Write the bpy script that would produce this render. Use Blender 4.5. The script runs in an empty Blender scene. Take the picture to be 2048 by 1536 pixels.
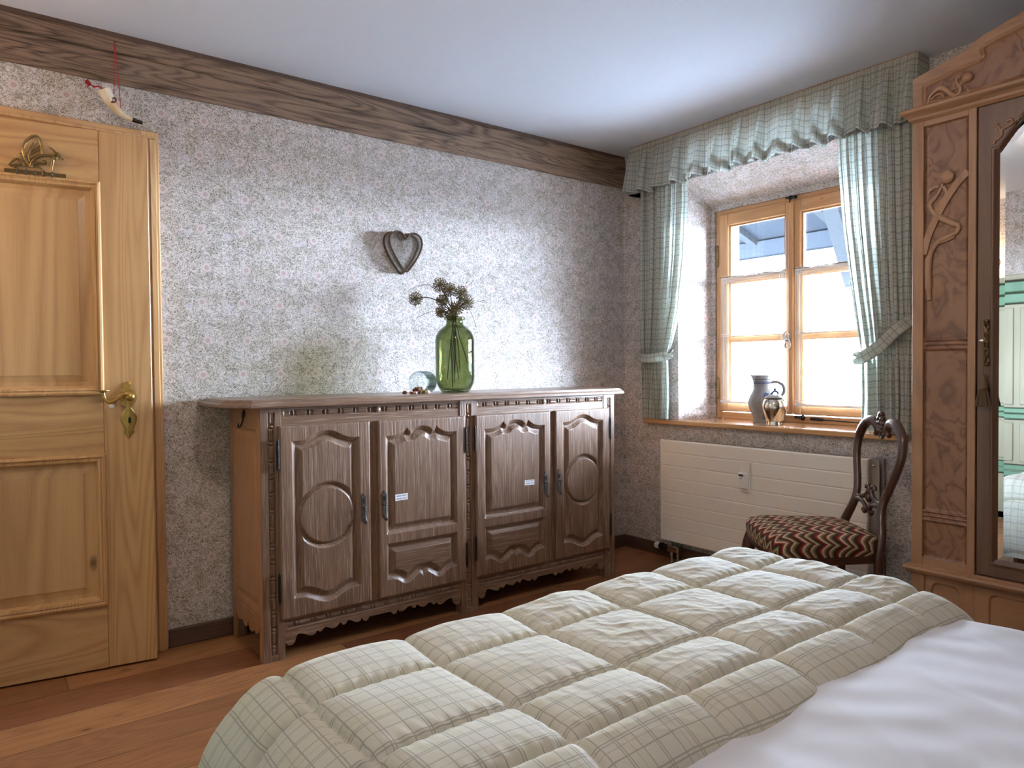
import bpy, math, random
import numpy as np
from mathutils import Vector, Matrix
random.seed(7)
rng = np.random.default_rng(7)
S = bpy.context.scene
COL = S.collection

def lin(r, g, b):
    f = lambda c: (c/255/12.92) if c/255 <= .04045 else ((c/255+.055)/1.055)**2.4
    return (f(r), f(g), f(b), 1.0)

# ------------------------------------------------------------------ camera
def setup_camera():
    cd = bpy.data.cameras.new('camera'); cam = bpy.data.objects.new('camera', cd); COL.objects.link(cam)
    yaw, pitch, roll = map(math.radians, (52.7986, -1.2479, -.4969))
    f = Vector((math.cos(yaw)*math.cos(pitch), math.sin(yaw)*math.cos(pitch), math.sin(pitch)))
    r = Vector((math.sin(yaw), -math.cos(yaw), 0)); u = r.cross(f)
    r2 = r*math.cos(roll)+u*math.sin(roll); u2 = -r*math.sin(roll)+u*math.cos(roll)
    M = Matrix((r2, u2, -f)).transposed().to_4x4(); M.translation = Vector((-3.3593, -3.2259, 1.15))
    cam.matrix_world = M
    cd.sensor_fit = 'HORIZONTAL'; cd.sensor_width = 36; cd.lens = 1427.74*36/2048
    cd.clip_start = .02; cd.clip_end = 200
    S.camera = cam
setup_camera()

# ------------------------------------------------------------------ world, lights, exposure
W = bpy.data.worlds.new('daylight'); S.world = W; W.use_nodes = True
bg = W.node_tree.nodes['Background']; bg.inputs[0].default_value = (.68, .82, 1.0, 1); bg.inputs[1].default_value = 138.0
vs = S.view_settings; vs.view_transform = 'Standard'; vs.look = 'None'; vs.gamma = 1; vs.use_curve_mapping = False
vs.exposure = 1.3
S.cycles.use_denoising = True
S.cycles.max_bounces = 12; S.cycles.transparent_max_bounces = 16; S.cycles.sample_clamp_indirect = 8
S.cycles.caustics_refractive = False; S.cycles.caustics_reflective = False
def portal(name, loc, rot, sx, sy):
    l = bpy.data.lights.new(name, 'AREA'); l.shape = 'RECTANGLE'; l.size = sx; l.size_y = sy; l.cycles.is_portal = True
    o = bpy.data.objects.new(name, l); COL.objects.link(o); o.location = loc; o.rotation_euler = rot
R = math.radians
portal('window_portal', (.40, -1.005, 1.465), (0, R(90), 0), 1.25, 1.05)
LAMP = (-3.93, -.42, 1.98); CLAMP = (-2.45, -2.15, 2.30)

# ------------------------------------------------------------------ mesh helpers
def wloc(o):
    v = Vector((0, 0, 0))
    while o is not None: v = v+o.location; o = o.parent
    return v
def link_mesh(name, V, F, mat, parent=None, smooth=False, uv=None, auto=None):
    V = np.asarray(V, float).reshape(-1, 3)
    if parent is not None: V = V-np.array(wloc(parent))
    me = bpy.data.meshes.new(name)
    me.from_pydata(V.tolist(), [], [list(map(int, f)) for f in F] if not isinstance(F, np.ndarray) else F.tolist())
    me.update()
    if uv is not None:
        ul = me.uv_layers.new(name='UVMap'); li = np.empty(len(me.loops), int); me.loops.foreach_get('vertex_index', li)
        ul.data.foreach_set('uv', np.asarray(uv, float)[li].ravel())
    if mat is not None: me.materials.append(mat)
    o = bpy.data.objects.new(name, me); COL.objects.link(o)
    if parent is not None: o.parent = parent
    if auto is not None:
        me.shade_smooth(); me.set_sharp_from_angle(angle=R(auto))
    elif smooth: me.shade_smooth()
    return o

class MB:
    def __init__(s): s.V = []; s.F = []; s.n = 0
    def add(s, V, F):
        V = [tuple(v) for v in V]; s.V += V; s.F += [[i+s.n for i in f] for f in F]; s.n += len(V); return s
    def box(s, x0, x1, y0, y1, z0, z1, b=0.0):
        x0, x1 = sorted((x0, x1)); y0, y1 = sorted((y0, y1)); z0, z1 = sorted((z0, z1))
        b = min(b, (x1-x0)*.45, (y1-y0)*.45, (z1-z0)*.45)
        if b <= 0:
            return s.add([(x0,y0,z0),(x1,y0,z0),(x1,y1,z0),(x0,y1,z0),(x0,y0,z1),(x1,y0,z1),(x1,y1,z1),(x0,y1,z1)],
                  [(3,2,1,0),(4,5,6,7),(0,1,5,4),(1,2,6,5),(2,3,7,6),(3,0,4,7)])
        out = [[(x0+b,y0,b),(x1-b,y0,b),(x1,y0+b,b),(x1,y1-b,b),(x1-b,y1,b),(x0+b,y1,b),(x0,y1-b,b),(x0,y0+b,b)]][0]
        ring = [(p[0], p[1]) for p in out]
        inn = [(x0+b,y0+b),(x1-b,y0+b),(x1-b,y0+b),(x1-b,y1-b),(x1-b,y1-b),(x0+b,y1-b),(x0+b,y1-b),(x0+b,y0+b)]
        V = [(p[0],p[1],z0) for p in inn]+[(p[0],p[1],z0+b) for p in ring]+[(p[0],p[1],z1-b) for p in ring]+[(p[0],p[1],z1) for p in inn]
        F = []
        for k in range(3):
            for i in range(8):
                j = (i+1) % 8; F.append((k*8+i, k*8+j, (k+1)*8+j, (k+1)*8+i))
        F.append(tuple(range(7,-1,-1))); F.append(tuple(range(24,32)))
        return s.add(V, F)
    def obox(s, c, ax, ay, az, hx, hy, hz):
        c = Vector(c); ax, ay, az = Vector(ax), Vector(ay), Vector(az)
        V = [c+ax*(i*hx)+ay*(j*hy)+az*(k*hz) for k in (-1,1) for i, j in ((-1,-1),(1,-1),(1,1),(-1,1))]
        return s.add(V, [(3,2,1,0),(4,5,6,7),(0,1,5,4),(1,2,6,5),(2,3,7,6),(3,0,4,7)])
    def tube(s, pts, r, n=10, cap=True, flat=None, closed=False):
        """pts list; r number or list; flat=(vector, factor): squash along that vector"""
        P = [Vector(p) for p in pts]; m = len(P)
        rr = [r]*m if isinstance(r, (int, float)) else list(r)
        T = []
        for i in range(m):
            a = P[(i-1) % m] if (i > 0 or closed) else P[0]; b = P[(i+1) % m] if (i < m-1 or closed) else P[-1]
            t = (b-a); T.append(t.normalized() if t.length > 1e-9 else Vector((0,0,1)))
        up = Vector((0,0,1)) if abs(T[0].z) < .9 else Vector((1,0,0))
        nrm = (up-T[0]*up.dot(T[0])).normalized(); V = []
        for i in range(m):
            nrm = (nrm-T[i]*nrm.dot(T[i])); nrm = nrm.normalized() if nrm.length > 1e-6 else T[i].orthogonal().normalized()
            bn = T[i].cross(nrm)
            for k in range(n):
                a = 2*math.pi*k/n; d = nrm*math.cos(a)*rr[i]+bn*math.sin(a)*rr[i]
                if flat: fv = Vector(flat[0]); d = d-fv*(d.dot(fv))*(1-flat[1])
                V.append(P[i]+d)
        F = []
        for i in range(m if closed else m-1):
            for k in range(n):
                j = (i+1) % m; k2 = (k+1) % n
                F.append((i*n+k, i*n+k2, j*n+k2, j*n+k))
        if cap and not closed: F.append(tuple(range(n-1,-1,-1))); F.append(tuple((m-1)*n+k for k in range(n)))
        return s.add(V, F)
    def lathe(s, c, prof, n=32, axis=(0,0,1), ref=None, rib=None, closed=False):
        c = Vector(c); az = Vector(axis).normalized(); ax = Vector(ref).normalized() if ref else az.orthogonal().normalized(); ay = az.cross(ax)
        V = []; m = len(prof)
        for q in prof:
            for k in range(n):
                a = 2*math.pi*k/n; r = q[0]*(1+(rib[0]*math.cos(rib[1]*a) if rib and (len(q) > 2 and q[2]) else 0))
                V.append(c+ax*math.cos(a)*r+ay*math.sin(a)*r+az*q[1])
        F = []
        for i in range(m if closed else m-1):
            for k in range(n):
                k2 = (k+1) % n; j = (i+1) % m; F.append((i*n+k, i*n+k2, j*n+k2, j*n+k))
        if not closed:
            if prof[0][0] > 1e-5: F.append(tuple(range(n-1,-1,-1)))
            if prof[-1][0] > 1e-5: F.append(tuple((m-1)*n+k for k in range(n)))
        return s.add(V, F)
    def ell(s, c, r, n=12, m=8, rot=None):
        c = Vector(c); V = []; F = []
        r = (r, r, r) if isinstance(r, (int, float)) else r
        for i in range(m+1):
            th = math.pi*i/m
            for k in range(n):
                a = 2*math.pi*k/n; d = Vector((r[0]*math.sin(th)*math.cos(a), r[1]*math.sin(th)*math.sin(a), r[2]*math.cos(th)))
                if rot is not None: d = rot @ d
                V.append(c+d)
        for i in range(m):
            for k in range(n): k2 = (k+1) % n; F.append((i*n+k, (i+1)*n+k, (i+1)*n+k2, i*n+k2))
        return s.add(V, F)
    def prism(s, poly, fn, d0, d1):
        """poly 2D outline; fn(a,b,d)->xyz ; extrude from d0 to d1"""
        n = len(poly); V = [fn(a, b, d0) for a, b in poly]+[fn(a, b, d1) for a, b in poly]
        F = [tuple(range(n-1,-1,-1)), tuple(range(n, 2*n))]+[(i, (i+1) % n, n+(i+1) % n, n+i) for i in range(n)]
        return s.add(V, F)
    def build(s, name, mat, parent=None, smooth=False, auto=None, bevel=0, sub=0, fix=True):
        o = link_mesh(name, s.V, s.F, mat, parent, smooth, auto=auto)
        if fix:
            import bmesh
            bm = bmesh.new(); bm.from_mesh(o.data); bmesh.ops.recalc_face_normals(bm, faces=bm.faces); bm.to_mesh(o.data); bm.free()
        if bevel:
            md = o.modifiers.new('bevel', 'BEVEL'); md.width = bevel; md.segments = 2; md.limit_method = 'ANGLE'; md.angle_limit = R(40)
        if sub:
            md = o.modifiers.new('sub', 'SUBSURF'); md.levels = sub; md.render_levels = sub
        return o

def tag(o, label=None, cat=None, group=None, kind=None):
    if label: o['label'] = label
    if cat: o['category'] = cat
    if group: o['group'] = group
    if kind: o['kind'] = kind
    return o
def thing(name, label, cat, loc=(0,0,0), group=None, kind=None):
    o = bpy.data.objects.new(name, None); COL.objects.link(o); o.location = loc; o.empty_display_size = .05
    return tag(o, label, cat, group, kind)
def copy_tree(o, parent=None):
    c = o.copy(); COL.objects.link(c); c.parent = parent
    for ch in o.children: copy_tree(ch, c)
    return c

def grid(name, P, mat, parent=None, uv=None, mask=None, smooth=True, thick=0, auto=None):
    """P array (nu,nv,3) -> grid mesh"""
    nu, nv = P.shape[:2]; idx = np.arange(nu*nv).reshape(nu, nv)
    F = np.stack([idx[:-1,:-1], idx[1:,:-1], idx[1:,1:], idx[:-1,1:]], -1).reshape(-1, 4)
    V = P.reshape(-1, 3); U = None if uv is None else uv.reshape(-1, 2)
    if mask is not None:
        F = F[mask.reshape(-1)]; used = np.unique(F); mp = -np.ones(nu*nv, int); mp[used] = np.arange(len(used)); F = mp[F]; V = V[used]
        if U is not None: U = U[used]
    o = link_mesh(name, V, F, mat, parent, smooth=smooth, uv=U, auto=auto)
    if thick:
        md = o.modifiers.new('solid', 'SOLIDIFY'); md.thickness = thick; md.offset = -1
    return o
def hfield(name, a0, a1, b0, b1, step, hfn, place, mat, parent, skirt=.01, mask=None, auto=35):
    """height field carved board; place(A,B,H)->xyz arrays; skirt closes the edge backwards"""
    na = max(3, int((a1-a0)/step)+1); nb = max(3, int((b1-b0)/step)+1)
    a = np.linspace(a0, a1, na); b = np.linspace(b0, b1, nb)
    A, B = np.meshgrid(a, b, indexing='ij'); H = hfn(A, B)
    m = None
    if mask is not None:
        Mv = mask(A, B); m = Mv[:-1,:-1] & Mv[1:,:-1] & Mv[1:,1:] & Mv[:-1,1:] if not callable(Mv) else None
        return grid(name, np.stack(place(A, B, H), -1), mat, parent, mask=m, auto=auto)
    A = np.pad(A, 1, 'edge'); B = np.pad(B, 1, 'edge'); H = np.pad(H, 1, 'constant', constant_values=-skirt)
    return grid(name, np.stack(place(A, B, H), -1), mat, parent, auto=auto)
def sdf(A, B, poly):
    """signed distance, positive inside"""
    P = np.array(poly, float); n = len(P); d = np.full(A.shape, 1e9); ins = np.zeros(A.shape, bool)
    for i in range(n):
        x1, y1 = P[i]; x2, y2 = P[(i+1) % n]; ex, ey = x2-x1, y2-y1; L = ex*ex+ey*ey+1e-18
        t = np.clip(((A-x1)*ex+(B-y1)*ey)/L, 0, 1); d = np.minimum(d, np.hypot(A-x1-t*ex, B-y1-t*ey))
        c = ((y1 > B) != (y2 > B)); 
        with np.errstate(divide='ignore', invalid='ignore'):
            ins ^= c & (A < (x2-x1)*(B-y1)/(y2-y1+1e-18)+x1)
    return np.where(ins, d, -d)
def arc_pts(pts, k=6):
    """catmull-rom through points"""
    P = [Vector(p) if len(p) == 3 else Vector((p[0], p[1], 0)) for p in pts]; out = []
    for i in range(len(P)-1):
        p0 = P[max(i-1, 0)]; p1 = P[i]; p2 = P[i+1]; p3 = P[min(i+2, len(P)-1)]
        for j in range(k):
            t = j/k; out.append(.5*((2*p1)+(p2-p0)*t+(2*p0-5*p1+4*p2-p3)*t*t+(-p0+3*p1-3*p2+p3)*t**3))
    out.append(P[-1]); return out

# ------------------------------------------------------------------ materials
class N:
    def __init__(s, name):
        s.m = bpy.data.materials.new(name); s.m.use_nodes = True; s.t = s.m.node_tree; s.b = s.t.nodes['Principled BSDF']; s.out = s.t.nodes['Material Output']
    def n(s, ty, **k):
        nd = s.t.nodes.new(ty)
        for a, v in k.items(): setattr(nd, a, v)
        return nd
    def l(s, a, b): s.t.links.new(a, b)
    def set(s, sock, v):
        if isinstance(v, bpy.types.NodeSocket): s.l(v, sock)
        else: sock.default_value = v
    def math(s, op, a, b=0.0, c=0.0, clamp=False):
        nd = s.n('ShaderNodeMath', operation=op, use_clamp=clamp)
        for i, v in enumerate((a, b, c)): s.set(nd.inputs[i], v)
        return nd.outputs[0]
    def mix(s, f, a, b, mode='MIX'):
        nd = s.n('ShaderNodeMix', data_type='RGBA', blend_type=mode); s.set(nd.inputs[0], f); s.set(nd.inputs[6], a); s.set(nd.inputs[7], b); return nd.outputs[2]
    def ramp(s, v, stops, interp='LINEAR'):
        nd = s.n('ShaderNodeValToRGB'); nd.color_ramp.interpolation = interp; e = nd.color_ramp.elements
        while len(e) < len(stops): e.new(.5)
        for i, (p, c) in enumerate(stops): e[i].position = p; e[i].color = c if len(c) == 4 else (*c, 1)
        s.set(nd.inputs[0], v); return nd.outputs[0]
    def smooth(s, v, a, b):
        nd = s.n('ShaderNodeMapRange', interpolation_type='SMOOTHSTEP'); s.set(nd.inputs[0], v); nd.inputs[1].default_value = a; nd.inputs[2].default_value = b; return nd.outputs[0]
    def coord(s, kind='Object'): return s.n('ShaderNodeTexCoord').outputs[kind]
    def mapping(s, v, scale=(1,1,1), loc=(0,0,0), rot=(0,0,0)):
        nd = s.n('ShaderNodeMapping'); s.l(v, nd.inputs[0]); nd.inputs[1].default_value = loc; nd.inputs[2].default_value = rot; nd.inputs[3].default_value = scale; return nd.outputs[0]
    def noise(s, v, scale=1, detail=2, rough=.5, dist=0):
        nd = s.n('ShaderNodeTexNoise'); s.l(v, nd.inputs['Vector']); nd.inputs['Scale'].default_value = scale; nd.inputs['Detail'].default_value = detail
        nd.inputs['Roughness'].default_value = rough; nd.inputs['Distortion'].default_value = dist; return nd.outputs[0]
    def vor(s, v, scale=1, feature='F1', rnd=1):
        nd = s.n('ShaderNodeTexVoronoi', feature=feature); s.l(v, nd.inputs['Vector']); nd.inputs['Scale'].default_value = scale; nd.inputs['Randomness'].default_value = rnd; return nd
    def bump(s, h, strength=.3, dist=.002):
        nd = s.n('ShaderNodeBump'); s.l(h, nd.inputs['Height']); nd.inputs['Strength'].default_value = strength; nd.inputs['Distance'].default_value = dist; s.l(nd.outputs[0], s.b.inputs['Normal'])
    def sep(s, v): nd = s.n('ShaderNodeSeparateXYZ'); s.l(v, nd.inputs[0]); return nd.outputs
    def comb(s, x, y, z=0.0):
        nd = s.n('ShaderNodeCombineXYZ')
        for i, v in enumerate((x, y, z)): s.set(nd.inputs[i], v)
        return nd.outputs[0]
    def base(s, c): s.set(s.b.inputs['Base Color'], c)
    def p(s, **k):
        for a, v in k.items(): s.set(s.b.inputs[a.replace('_', ' ')], v)
        return s

def simple(name, col, rough=.5, metal=0, **k):
    n = N(name); n.base(col); n.p(Roughness=rough, Metallic=metal); n.p(**k); return n.m

def wood(name, light, dark, axis='z', cross=9., along=.7, K=14., ring=.55, fibre=.35, rough=.45, bump=.25, knots=0, pale=None, palef=.0, tone=.25, coat=0, seed=0.):
    n = N(name); c = n.coord(); c = n.mapping(c, loc=(seed, seed*.7, seed*1.3))
    def mp(cr, al):
        sc = {'x': (al, cr, cr), 'y': (cr, al, cr), 'z': (cr, cr, al)}[axis]; return n.mapping(c, scale=sc)
    n1 = n.noise(mp(cross, along), 1, 1.5, .4, .6)
    rg = n.math('PINGPONG', n.math('MULTIPLY', n1, K), .5); rg = n.math('POWER', n.math('MULTIPLY', rg, 2), 1.6)
    fb = n.noise(mp(260, 5), 1, 3, .6)
    lo = n.noise(mp(3., .8), 1, 2, .5)
    f = n.math('ADD', n.math('MULTIPLY', rg, ring), n.math('MULTIPLY', n.math('SUBTRACT', fb, .5), fibre*2))
    f = n.math('ADD', f, n.math('MULTIPLY', n.math('SUBTRACT', lo, .5), tone*2), clamp=True)
    col = n.mix(f, light, dark)
    if pale:
        fb2 = n.noise(mp(420, 8), 1, 2, .5); pf = n.math('MULTIPLY', n.smooth(fb2, .55, .68), palef); col = n.mix(pf, col, pale)
    if knots:
        v = n.vor(mp(knots*2.2, knots*1.1), 1); d = n.math('ADD', v.outputs['Distance'], n.math('MULTIPLY', n.math('SUBTRACT', n.noise(mp(60, 30), 1, 2), .5), .06))
        k = n.math('SUBTRACT', 1, n.smooth(d, .04, .11)); col = n.mix(n.math('MULTIPLY', k, .85), col, (dark[0]*.25, dark[1]*.22, dark[2]*.2, 1))
    n.base(col); n.p(Roughness=rough)
    if coat: n.p(Coat_Weight=coat, Coat_Roughness=.25)
    n.bump(n.math('ADD', fb, n.math('MULTIPLY', rg, -.3)), bump, .002)
    return n.m

def wallpaper(name, mode='wall'):
    n = N(name); x, y, z = n.sep(n.coord())
    if mode == 'wall': U = n.math('ADD', x, y); Vv = z
    else: U = y; Vv = x
    def wrap(a, off, P):
        q = n.math('FRACT', n.math('ADD', n.math('DIVIDE', n.math('SUBTRACT', a, off), P), .5)); return n.math('MULTIPLY', n.math('SUBTRACT', q, .5), P)
    PX, PZ = .1663, .3105
    def rad(ox, oz, sx=1, sz=1, tilt=0.):
        dx = wrap(U, ox, PX); dz = wrap(Vv, oz, PZ)
        if tilt: dz = n.math('ADD', dz, n.math('MULTIPLY', dx, tilt))
        if sx != 1: dx = n.math('MULTIPLY', dx, sx)
        if sz != 1: dz = n.math('MULTIPLY', dz, sz)
        return n.math('SQRT', n.math('ADD', n.math('MULTIPLY', dx, dx), n.math('MULTIPLY', dz, dz))), dx, dz
    rA, ax_, az_ = rad(-2.0455, 1.903); rB, bx_, bz_ = rad(-2.0665, 1.7555)
    r = n.math('MINIMUM', rA, rB)
    uv = n.comb(U, Vv, 0)
    w = n.noise(uv, 125, 1.5, .5, 1.4); rd = n.math('ABSOLUTE', n.math('SUBTRACT', w, .5))
    brk = n.noise(uv, 60, 1, .5); line = n.math('MULTIPLY', n.math('SUBTRACT', 1, n.smooth(rd, .018, .06)), n.smooth(brk, .34, .46))
    w2 = n.noise(n.mapping(uv, loc=(7, 3, 0)), 170, 1, .5, .8); dots = n.math('MULTIPLY', n.smooth(w2, .57, .64), .85)
    line = n.math('MAXIMUM', line, dots)
    patch = n.noise(uv, 16, 1, .5); line = n.math('MULTIPLY', line, n.math('ADD', .65, n.math('MULTIPLY', patch, .7)), clamp=True)
    paper = n.mix(n.smooth(patch, .4, .65), lin(222, 213, 210), lin(210, 201, 192))
    ink = n.mix(n.noise(uv, 9, 1), lin(96, 82, 78), lin(104, 98, 84))
    col = n.mix(n.math('MULTIPLY', line, .88), paper, ink)
    for (ox, oz, sx, sz, t, cc, f) in ((-2.361, 1.970, 1, 3.0, .35, lin(150, 148, 136), .75), (-2.262, 2.137, 1, 3.2, .35, lin(150, 150, 140), .7), (-2.03, 1.868, 1.5, 1.2, 0, lin(165, 150, 148), .5),
                                (-2.452, 2.045, 1.4, 1.4, 0, lin(206, 200, 210), .6), (-1.99, 1.70, 2.2, 1.3, .5, lin(158, 160, 146), .5)):
        q, _, _ = rad(ox, oz, sx, sz, t); m = n.math('MULTIPLY', n.math('SUBTRACT', 1, n.smooth(q, .013, .023)), f); col = n.mix(m, col, cc)
    halo = n.math('SUBTRACT', 1, n.smooth(r, .014, .023)); col = n.mix(n.math('MULTIPLY', halo, .85), col, lin(216, 203, 200))
    core = n.math('SUBTRACT', 1, n.smooth(r, .006, .0125)); col = n.mix(n.math('MULTIPLY', core, .75), col, lin(178, 146, 146))
    c2 = n.math('SUBTRACT', 1, n.smooth(r, .003, .006)); col = n.mix(n.math('MULTIPLY', c2, .6), col, lin(204, 178, 176))
    n.base(col); n.p(Roughness=.8, Specular_IOR_Level=.2); n.bump(line, .08, .001)
    return n.m

def plaid(name, base, lines, trans, tw=.35, cell=.024, lw=.0013, rough=.85, extra=None, tcol=None, thickcol=None, linef=.75, bump=.12):
    n = N(name); u, v, _ = n.sep(n.coord('UV'))
    wob = n.math('MULTIPLY', n.math('SUBTRACT', n.noise(n.coord('UV'), 60, 1), .5), .0012)
    def ln(a, P, off, w):
        q = n.math('FRACT', n.math('ADD', n.math('DIVIDE', n.math('ADD', n.math('ADD', a, wob), off), P), .5)); d = n.math('ABSOLUTE', n.math('MULTIPLY', n.math('SUBTRACT', q, .5), P))
        return n.math('SUBTRACT', 1, n.smooth(d, w*.5, w*1.3))
    L = None
    for a in (u, v):
        for (P, off, w, f) in ((cell, 0, lw, .8), (cell*2, cell*.16, lw, .75), (cell*3, cell*.5, lw*.8, .45)):
            q = n.math('MULTIPLY', ln(a, P, off, w), f); L = q if L is None else n.math('MAXIMUM', L, q)
    soft = n.math('MULTIPLY', n.math('ADD', ln(u, cell*4, cell*1.5, cell*.5), ln(v, cell*4, cell*1.5, cell*.5)), .25)
    bc = n.mix(soft, base, extra or base)
    col = n.mix(n.math('MULTIPLY', L, linef), bc, lines)
    weave = n.noise(n.coord('UV'), 900, 2); n.bump(weave, bump, .001)
    n.base(col); n.p(Roughness=rough, Specular_IOR_Level=.15, Sheen_Weight=.15)
    if trans:
        tr = n.n('ShaderNodeBsdfTranslucent'); tc = n.mix(n.math('MULTIPLY', L, linef), trans, lines); n.l(tc, tr.inputs[0])
        ms = n.n('ShaderNodeMixShader'); ms.inputs[0].default_value = tw; n.l(n.b.outputs[0], ms.inputs[1]); n.l(tr.outputs[0], ms.inputs[2]); n.l(ms.outputs[0], n.out.inputs[0])
    return n.m

M = {}
M['paper'] = wallpaper('floral_wallpaper'); M['paper_lintel'] = wallpaper('floral_wallpaper_lintel', 'lintel')
def plaster():
    n = N('ceiling_plaster'); c = n.coord(); n.base(lin(228, 232, 242)); n.p(Roughness=.9, Specular_IOR_Level=.1)
    n.bump(n.math('ADD', n.noise(c, 3, 2), n.math('MULTIPLY', n.noise(c, 90, 3), .15)), .5, .01); return n.m
M['plaster'] = plaster()
HON, HOND = lin(206, 164, 112), lin(158, 110, 64)
M['pine_v'] = wood('honey_pine_vertical', HON, HOND, 'z', 7, .4, 20, .45, .3, .38, .12, coat=.15)
M['pine_v2'] = wood('honey_pine_panel', HON, HOND, 'z', 4, .3, 12, .45, .25, .38, .12, knots=2.2, coat=.15, seed=3.3)
M['pine_h'] = wood('honey_pine_horizontal', HON, HOND, 'x', 5, .35, 16, .5, .25, .38, .12, coat=.15, seed=1.7)
M['frame_h'] = wood('window_pine_horizontal', lin(196, 148, 100), lin(150, 100, 60), 'y', 6, .5, 12, .4, .3, .4, .12, knots=4., seed=4)
M['frame_v'] = wood('window_pine_vertical', lin(196, 148, 100), lin(150, 100, 60), 'z', 6, .5, 12, .4, .3, .4, .12, knots=4., seed=5)
M['sill'] = wood('window_sill_pine', lin(205, 158, 108), lin(165, 115, 70), 'y', 6, .4, 12, .4, .2, .22, .05, knots=3., coat=.5, seed=6)
OL, OD, OP = lin(124, 94, 74), lin(62, 43, 32), lin(184, 164, 144)
M['oak_v'] = wood('limed_oak_vertical', OL, OD, 'z', 7, .5, 13, .35, .6, .36, .6, knots=.9, pale=OP, palef=.5, tone=.2, coat=.35)
M['oak_h'] = wood('limed_oak_horizontal', OL, OD, 'x', 7, .5, 13, .35, .6, .36, .6, pale=OP, palef=.5, tone=.2, seed=2, coat=.35)
M['oak_lit'] = wood('oak_side_lamp_lit', lin(176, 128, 90), lin(120, 80, 52), 'z', 7, .5, 10, .25, .35, .42, .3, tone=.2, seed=2.4)  # warmer, lighter oak for the sides: lamp glow put into the colour
M['oak_carved'] = wood('carved_oak', lin(128, 100, 80), lin(72, 52, 40), 'x', 9, 9, 6, .3, .5, .45, .3)
M['beam'] = wood('weathered_beam', lin(138, 112, 90), lin(58, 42, 32), 'x', 11, 1.1, 12, .65, 1.0, .75, 1.0, knots=1.7, tone=.6)
M['skirt'] = wood('dark_skirting', lin(92, 68, 54), lin(52, 38, 32), 'x', 12, .8, 8, .4, .5, .5, .2)
M['skirt_y'] = wood('dark_skirting_y', lin(92, 68, 54), lin(52, 38, 32), 'y', 12, .8, 8, .4, .5, .5, .2)
WL, WD = lin(170, 128, 94), lin(106, 74, 52)
M['wal_v'] = wood('walnut_vertical', WL, WD, 'z', 8, .6, 8, .35, .4, .36, .15, coat=.2, seed=8)
M['wal_h'] = wood('walnut_horizontal', WL, WD, 'y', 8, .6, 8, .35, .4, .36, .15, coat=.2, seed=9)
M['wal_dark'] = wood('walnut_door_dark', lin(112, 80, 60), lin(70, 48, 36), 'z', 8, .6, 8, .35, .4, .36, .15, coat=.2, seed=10)
def burl():
    n = N('burl_veneer'); c = n.coord(); q = n.noise(n.mapping(c, scale=(1, 1, .6)), 7, 3, .55, 1.0)
    rg = n.math('MULTIPLY', n.math('PINGPONG', n.math('MULTIPLY', q, 7), .5), 2)
    fi = n.noise(n.mapping(c, scale=(200, 200, 60)), 1, 3)
    f = n.math('ADD', n.math('MULTIPLY', n.math('POWER', rg, 2.2), .75), n.math('MULTIPLY', n.math('SUBTRACT', fi, .5), .5), clamp=True)
    n.base(n.mix(f, lin(146, 104, 74), lin(92, 60, 44))); n.p(Roughness=.38, Coat_Weight=.2, Coat_Roughness=.25); n.bump(n.math('ADD', fi, n.math('MULTIPLY', rg, .4)), .15, .002); return n.m
M['burl'] = burl()
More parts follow.
